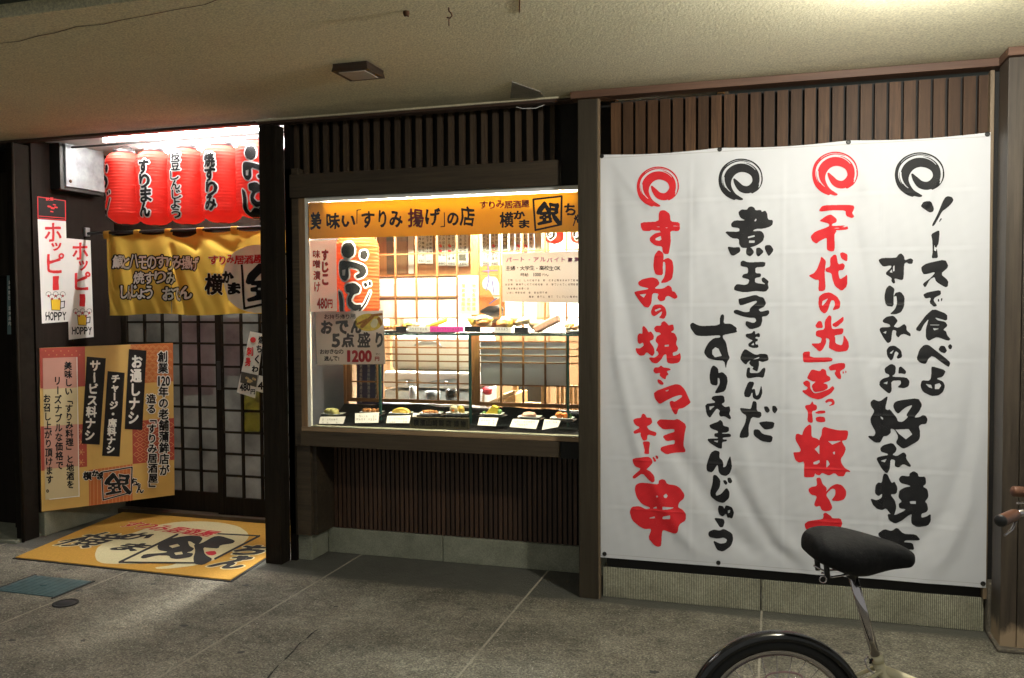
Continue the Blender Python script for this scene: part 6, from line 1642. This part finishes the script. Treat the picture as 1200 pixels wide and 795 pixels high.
# patterned cloth
M['oran'] = plain('orange cloth', (.62, .20, .05), .7); M['bluep'] = plain('blue violet print', (.12, .10, .35), .7)
YC = 5.35
t = thing('patterned_cloth', 'orange and white patterned cloth hanging behind the right lattice screen', 'cloth', (X_(577, 350, YC), YC, 1.3))
P = atY(np.array([562, 592, 592, 562.]), np.array([312, 311, 392, 391.]), YC)
MB().quadslab(P[0], P[1], P[2], P[3], (0, .003, 0)).build('cloth', M['oran'], t)
Ink(560, 310, 594, 394, .4).poly(chaikin([(565, 330), (570, 324), (582, 325), (586, 335), (586, 350), (580, 352), (574, 340), (566, 338)])).poly(chaikin([(566, 372), (575, 360), (588, 356), (590, 372), (580, 380)])).mesh('white_print', M['menu_paper'], fnY(YC, .0015), t)
Ink(560, 310, 594, 394, .3).stroke([(572, 312, .6), (573, 328, .9), (570, 340, .7)]).stroke([(577, 330, .8), (579, 345, .6)]).stroke([(566, 318, .6), (583, 317, .6)]).stroke([(574, 356, .7), (582, 350, .6)]).mesh('blue_print', M['bluep'], fnY(YC, .0022), t)
t = thing('dark_bag', 'black bundle on the counter behind the right lattice screen', 'bag', (X_(578, 365, 5.25), 5.25, 1.36))
c = atY(578, 364.5, 5.25); MB().blob(c, .075, .05, .032, 16, 10, .12, 3).build('bundle', M['black'], t)
# small red lanterns in the room
for k, (px, lb) in enumerate(((649.5, 'small red lantern under the boxed character of the yellow sign'), (680, 'small red lantern at the right edge of the window'))):
    Y = 5.25; c = atY(px, 285.5, Y)
    lantern((c[0], Y, c[2]), .062, .17, vt('すり', 46, .12, .88, 3), 0, lb, 'small red lanterns in the room', mat='lantern')
# navy banner with white writing
M['navy'] = plain('navy cloth', (.03, .03, .14), .7)
YB = 5.0
P = atY(np.array([418, 449, 449, 418.]), np.array([424, 424, 476, 476.]), YB)
t = thing('navy_banner', 'navy banner with small white writing low in the room, left of the white machine', 'banner', P.mean(0))
MB().quadslab(P[0], P[1], P[2], P[3], (0, .003, 0)).build('cloth', M['navy'], t)
ink = Ink(417, 423, 450, 477, .2)
for i, n in ((0, 9), (1, 8), (2, 9)): ink.vcol('地酒焼酎梅酒冷酒生酒'[:n], 423+i*9, 427, 423+i*9, 427+n*5, 3.4, .05)
ink.mesh('white_lettering', M['menu_paper'], fnY(YB, .001), t)
# white kitchen machine
YK = 5.55
t = thing('kitchen_machine', 'white kitchen machine with a grey wavy band and two knobs', 'appliance', (X_(505, 450, YK), YK, 0))
x0, x1 = X_(450, 450, YK), X_(556, 450, YK)
M['enamel'] = plain('white enamel', (.72, .71, .68), .3, vary=.03)
MB().box(x0, x1, YK, YK+.5, .25, Z_(500, 458, YK)).build('lower_body', M['steel'], t, bevel=.01)
MB().box(x0, x1, YK-.02, YK+.5, Z_(500, 455, YK), Z_(500, 436, YK)).build('lid', M['enamel'], t, bevel=.02)
MB().box(x0, x1, YK+.12, YK+.5, Z_(500, 436, YK), Z_(500, 395, YK)).build('hood', M['enamel'], t, bevel=.03)
P = [(465, 445), (480, 444.5), (488, 447.5), (500, 448.5), (514, 445), (536, 444), (536, 452), (514, 452.5), (500, 454), (488, 453), (465, 452)]
Q = fnY(YK-.02, .006)(np.array([p[0] for p in P], float), np.array([p[1] for p in P], float)); MB().prism(list(Q), (0, .006, 0)).build('band', M['steel'], t)
for px in (478, 524): MB().lathe([(0, -.03), (.012, -.03), (.014, 0), (0, 0)], atY(px, 449, YK-.028), 14, (0, 1, 0)).build('knob', M['chrome'], t)
MB().tube(list(atY([486, 492, 503, 512, 518], [405, 401, 400, 401.5, 407], YK+.10)), .006, 6).build('pipe', M['steel'], t)
for px, w_, h_, mt, lb in ((484, .05, .10, 'china', 'white cup on the counter below the kitchen machine'), (507, .10, .07, 'steel', 'steel pot below the kitchen machine'), (530, .09, .08, 'tray', 'dark pot right of the steel pot')):
    c = atY(px, 471, 5.2); MB_ = MB().lathe([(0, 0), (w_*.45, 0), (w_*.5, h_*.5), (w_*.48, h_), (w_*.44, h_), (w_*.42, .006), (0, .006)], c, 18)
    o = MB_.build('pot', M[mt]); tag(o, lb, 'pot')
tagp(MB().box(X_(450, 470, 5.2)-.3, X_(556, 470, 5.2), 5.12, 5.32, .3, Z_(500, 471.3, 5.2)), 'kitchen_counter', M['enamel'], 'white counter under the pots behind the left lattice screen', 'counter', bevel=.01)
# booth seats
M['pale_wood'] = wood('pale bench wood', (.34, .20, .08), (.55, .36, .17), axis='x', fine=30)
YB2 = 5.7
def bx(px0, px1, py0, py1, Y, d=.04): return MB().box(X_(px0, 465, Y), X_(px1, 465, Y), Y, Y+d, Z_((px0+px1)/2, py1, Y), Z_((px0+px1)/2, py0, Y))
t = thing('booth_frame', 'pale wooden booth frame with upright slats at the right end of the room', 'booth', (X_(640, 465, YB2), YB2, .9))
bx(634, 640, 452, 490, YB2).build('post', M['pale_wood'], t, bevel=.003)
bx(601, 606, 452, 490, YB2).build('post', M['pale_wood'], t, bevel=.003)
bx(606, 634, 472, 478, YB2).build('rail', M['pale_wood'], t, bevel=.003)
for k in range(9): bx(652+k*5.2, 655.2+k*5.2, 452, 486, YB2+.02, .02).build('slat', M['pale_wood'], t)
t = thing('bench', 'pale wooden bench with a sloping arm behind the right lattice screen', 'bench', (X_(585, 470, 5.5), 5.5, .8))
Q = atY(np.array([566, 571, 603, 603.]), np.array([474, 478, 462, 457.5]), 5.5); MB().prism(list(Q), (0, .05, 0)).build('arm', M['pale_wood'], t, bevel=.003)
bx(588, 604, 462, 488, 5.56, .3).build('seat', M['pale_wood'], t, bevel=.003)
tagp(bx(606, 634, 440, 474, YB2+.3, .05), 'dark_screen', M['black'], 'dark television framed by the pale booth', 'television')
c = atY(571, 458, 5.75)
tagp(MB().blob(c, .04, .03, .03, 12, 8, .1, 3), 'red_cushion', M['red_dark'], 'small dark red cushion behind the bench arm', 'cushion')
# coloured sheets just behind the frosted doors (they tint the panes)
M['pink_sheet'] = translucent('pink sheet', (.92, .62, .70), .9, .7); M['yellow_sheet'] = translucent('yellow sheet', (.98, .88, .06), .95, .7)
for (xa, xb, ya, yb_, mt, lb) in ((214, 252, 372, 462, 'pink_sheet', 'pink sheet glowing dimly through the left lattice door'), (264, 285, 372, 440, 'pink_sheet', 'pink sheet behind the right lattice door, above the yellow one'), (286, 308, 457, 508, 'yellow_sheet', 'yellow sheet showing through panes of the right lattice door')):
    P = atY(np.array([xa, xb, xb, xa], float), np.array([ya, ya, yb_, yb_], float), 5.232 if xa > 255 else 5.272)
    tagp(MB().add(list(P), [(3, 2, 1, 0)]), 'coloured_sheet', M[mt], lb, 'poster', 'coloured sheets behind the lattice doors')

# ================================================================ BICYCLE
bk = thing('bicycle', 'cream small-wheeled bicycle with a black saddle and brown grips, parked before the banner', 'bicycle', (.01, 2.65, 0))
dX = np.array([math.cos(YAW), math.sin(YAW), 0]); nX = np.array([-math.sin(YAW), math.cos(YAW), 0]); B0 = np.array([.010, 2.650, 0])
def L_(s, z, t=0.0): return B0+dX*s+nX*t+np.array([0, 0, z])
M['cream'] = plain('cream bicycle paint', (.66, .60, .40), .3, vary=.04)
M['tyre'] = plain('black tyre rubber', (.015, .015, .015), .8)
M['fender'] = plain('glossy black mudguard', (.008, .008, .009), .18)
M['saddle'] = plain('black saddle vinyl', (.011, .011, .012), .75, vary=.25, scale=60, spec=.15)
M['grip'] = plain('brown leather grip', (.10, .040, .022), .45, vary=.25, scale=60)
WR = .256
def wheel(s0, name):
    w = bpy.data.objects.new(name, None); link(w, bk); w.location = L_(s0, WR)-B0
    A = np.linspace(0, 2*math.pi, 57)[:-1]
    MB().tube([L_(s0+(WR-.019)*math.cos(a), WR+(WR-.019)*math.sin(a)) for a in A], .019, 10, closed=True).build('tyre', M['tyre'], w)
    prof = [(WR-.036, -.012), (WR-.052, -.010), (WR-.055, 0), (WR-.052, .010), (WR-.036, .012)]
    MB().lathe(prof+[prof[0]], L_(s0, WR), 56, tuple(nX)).build('rim', M['chrome'], w)
    MB().lathe([(0, -.05), (.018, -.05), (.018, -.03), (.011, -.028), (.011, .028), (.018, .03), (.018, .05), (0, .05)], L_(s0, WR), 20, tuple(nX)).build('hub', M['chrome'], w)
    sp = MB()
    for k in range(28):
        a = k*2*math.pi/28; b = a+(.28 if k % 2 else -.28); tt = .03 if k % 4 < 2 else -.03
        sp.tube([L_(s0+.016*math.cos(b), WR+.016*math.sin(b), tt), L_(s0+(WR-.05)*math.cos(a), WR+(WR-.05)*math.sin(a))], .0011, 5)
    o = sp.build('spokes', M['chrome'], w); o['kind'] = 'stuff'
    a0 = 2.0
    MB().tube([L_(s0+.02+.055*math.cos(a), WR+.135+.018*math.sin(a), -.006) for a in np.linspace(0, 6.28, 17)[:-1]], .003, 6, closed=True).build('spoke_reflector', M['pinkish'], w)
M['pinkish'] = plain('faded pink plastic', (.45, .28, .28), .4)
sad = M['saddle'].node_tree; _b = sad.nodes['Principled BSDF']
bump(sad, _b, noise(sad, geo_coords(sad, (1, 1, 1)), 55, 6, .7), .5, .004)
wheel(0, 'rear_wheel'); wheel(1.02, 'front_wheel')
def mudguard(s0, a0, a1, name):
    mb = MB(); A = np.linspace(a0, a1, 44); rr = .272
    sec = [(-.026, -.020), (-.024, -.008), (-.015, -.001), (0, .002), (.015, -.001), (.024, -.008), (.026, -.020)]
    vs = []; n = len(sec)
    for a in A:
        for t, h in sec: vs.append(L_(s0+(rr+h)*math.cos(a), WR+(rr+h)*math.sin(a), t))
    mb.add(vs, [(i*n+j, i*n+j+1, (i+1)*n+j+1, (i+1)*n+j) for i in range(len(A)-1) for j in range(n-1)], True)
    mb.build(name, M['fender'], bk, solid=.0018)
mudguard(0, R(12), R(205), 'rear_mudguard'); mudguard(1.02, R(35), R(170), 'front_mudguard')
for tt in (-1, 1): MB().tube([L_(0, WR, .045*tt), L_(-.272*math.cos(R(22))*1.0, WR+.272*math.sin(R(22)), .022*tt)], .0022, 6).build('mudguard_stay', M['chrome'], bk)
MB().tube([L_(-.262, WR+.09, -.026), L_(-.235, WR+.14, -.027)], .002, 6).build('mudguard_stay', M['chrome'], bk)
# frame
ST0, ST1 = (.372, .27), (.292, .452)
fr = MB()
fr.tube([L_(.372, .27), L_(.298, .440)], .017, 14)
fr.tube([L_(.300, .436), L_(.293, .456)], .0205, 14)
fr.tube([L_(.312, .412), L_(.42, .368), L_(.60, .335), L_(.76, .36), L_(.90, .48)], .0155, 12)
fr.tube([L_(.372, .27), L_(.62, .26), L_(.93, .42)], .019, 12)
fr.tube([L_(.925, .39), L_(.895, .53)], .020, 14)
for tt in (-1, 1):
    fr.tube([L_(0, WR, .05*tt), L_(.10, WR+.006, .046*tt), L_(.36, .27, .018*tt)], .008, 8)
    fr.tube([L_(0, WR, .05*tt), L_(.12, .315, .045*tt), L_(.305, .415, .016*tt)], .0065, 8)
    fr.tube([L_(.925, .39, .01*tt), L_(.945, .36, .045*tt), L_(1.02, WR, .05*tt)], .010, 8)
fr.build('frame', M['cream'], bk)
MB().tube([L_(.278, .438), L_(.300, .448)], .010, 8).tube([L_(.272, .436, -.012), L_(.276, .452, -.018)], .004, 6).build('seat_clamp', M['black_metal'], bk, bevel=.001)
MB().tube([L_(.268, .455, -.01), L_(.255, .448, -.015), L_(.262, .425, -.02), L_(.285, .405, -.02), L_(.30, .39, -.02)], .0025, 6).build('brake_cable', M['chrome'], bk)
MB().tube([L_(.2935, .455), L_(.222, .700)], .0135, 18).build('seat_post', M['chrome'], bk)
MB().tube([L_(.372, .27, -.06), L_(.372, .27, .06)], .02, 14).lathe([(.0, -.055), (.07, -.055), (.07, -.051), (0, -.051)], L_(.372, .27), 28, tuple(nX)).tube([L_(.372, .27, -.075), L_(.222, .24, -.075)], .008, 8).tube([L_(.372, .27, .075), L_(.522, .30, .075)], .008, 8).build('crank', M['chrome'], bk)
for z, tt, s in ((.24, -.115, .222), (.30, .115, .522)): MB().obox(L_(s, z, tt), dX*.03, nX*.035, (0, 0, .008)).build('pedal', M['black'], bk, bevel=.003)
# saddle: cross sections from tail (s=.10) to nose (s=.40)
sec = [(.088, .045, .800, .035, 0), (.095, .080, .820, .065, 0), (.115, .100, .832, .090, 0), (.15, .108, .838, .112, 0), (.20, .098, .836, .130, 0), (.25, .076, .824, .125, 0), (.29, .056, .812, .105, 0), (.33, .042, .800, .085, 0), (.365, .034, .786, .068, 0), (.39, .028, .772, .052, 0), (.404, .014, .760, .026, 0)]
SE = []
for i in range(len(sec)-1):
    for q in (0, .5):
        SE.append(tuple(a+(b-a)*q for a, b in zip(sec[i], sec[i+1])))
SE.append(sec[-1]); n = 20; vs = []
for s, w, ztop_, h, _ in SE:
    for j in range(n):
        a = 2*math.pi*j/n; cx_ = math.cos(a); sz = math.sin(a)
        e = abs(cx_)**.75*(1 if cx_ > 0 else -1)
        t_ = w*e; top = sz > 0
        z = (ztop_-.5*h)+(h*.5*abs(sz)**.85 if top else -h*.5*abs(sz)**.7)
        # wings fold down over the rails
        vs.append(L_(s, z-.012*abs(cx_)**3*(1 if s < .25 else 0), t_))
mb = MB(); mb.add(vs, [(i*n+j, i*n+(j+1) % n, (i+1)*n+(j+1) % n, (i+1)*n+j) for i in range(len(SE)-1) for j in range(n)]+[tuple(range(n-1, -1, -1)), tuple((len(SE)-1)*n+j for j in range(n))], True)
sd = mb.build('saddle', M['saddle'], bk)
md = sd.modifiers.new('sub', 'SUBSURF'); md.levels = 1; md.render_levels = 1
MB().lathe([(0, -.024), (.016, -.024), (.018, -.01), (.018, .01), (.016, .024), (0, .024)], L_(.217, .705), 18, tuple(nX)).build('saddle_clamp', M['black_metal'], bk)
for tt in (-1, 1):
    MB().tube([L_(.12, .715, .035*tt), L_(.15, .700, .03*tt), L_(.22, .708, .022*tt), L_(.34, .735, .012*tt)], .0035, 6).build('saddle_rail', M['chrome'], bk)
    MB().tube([L_(.13, .745, .04*tt), L_(.135, .700, .04*tt)], .008, 10).build('saddle_spring', M['black_metal'], bk)
MB().tube([L_(.118+.010*math.cos(a), .700+.010*math.sin(a), -.05) for a in np.linspace(0, 6.28, 13)[:-1]], .002, 6, closed=True).build('saddle_loop', M['chrome'], bk)
# stem, bars and grips
gn = atD(1172, 611, 2.43); gn2 = atD(1206, 596, 2.60); gf = atD(1187, 576, 2.80); gf2 = atD(1212, 572, 3.0)
hb = L_(.90, .80)
MB().tube([L_(.895, .53), L_(.88, .80), hb+[0, 0, .0]], .0135, 12).build('stem', M['chrome'], bk)
gdir = (gn2-gn)/np.linalg.norm(gn2-gn); fdir = (gf2-gf)/np.linalg.norm(gf2-gf)
ge = gn+gdir*.13; fe = gf+dX*.13+np.array([0, 0, -.01])
MB().tube([ge, ge+gdir*.05+dX*.02, (ge+hb)/2+dX*.09, hb, (fe+hb)/2+dX*.07, fe+dX*.05, fe], .0105, 10).build('handlebar', M['chrome'], bk)
for a, b in ((gn, ge), (gf, fe)):
    d = (b-a)/np.linalg.norm(b-a)
    MB().lathe([(.0165, .003), (.0175, .01), (.0175, .11), (.0145, .13), (.0105, .13)], a, 20, tuple(d)).build('grip', M['grip'], bk)
    MB().lathe([(0, -.001), (.0150, -.001), (.0172, .002), (.0172, .010)], a, 20, tuple(d)).build('grip_end', M['black'] if a is gn else M['grip'], bk)
    MB().tube([b+d*.02+[0, 0, -.01], b-d*.05+[0, 0, -.035]+nX*(-.01 if a is gn else .01), b-d*.11+[0, 0, -.040]+nX*(-.012 if a is gn else .012)], .004, 6).build('brake_lever', M['chrome'], bk)
MB().tube([L_(.30, .0, .09), L_(.26, .24, .06)], .007, 8).build('kickstand', M['chrome'], bk)
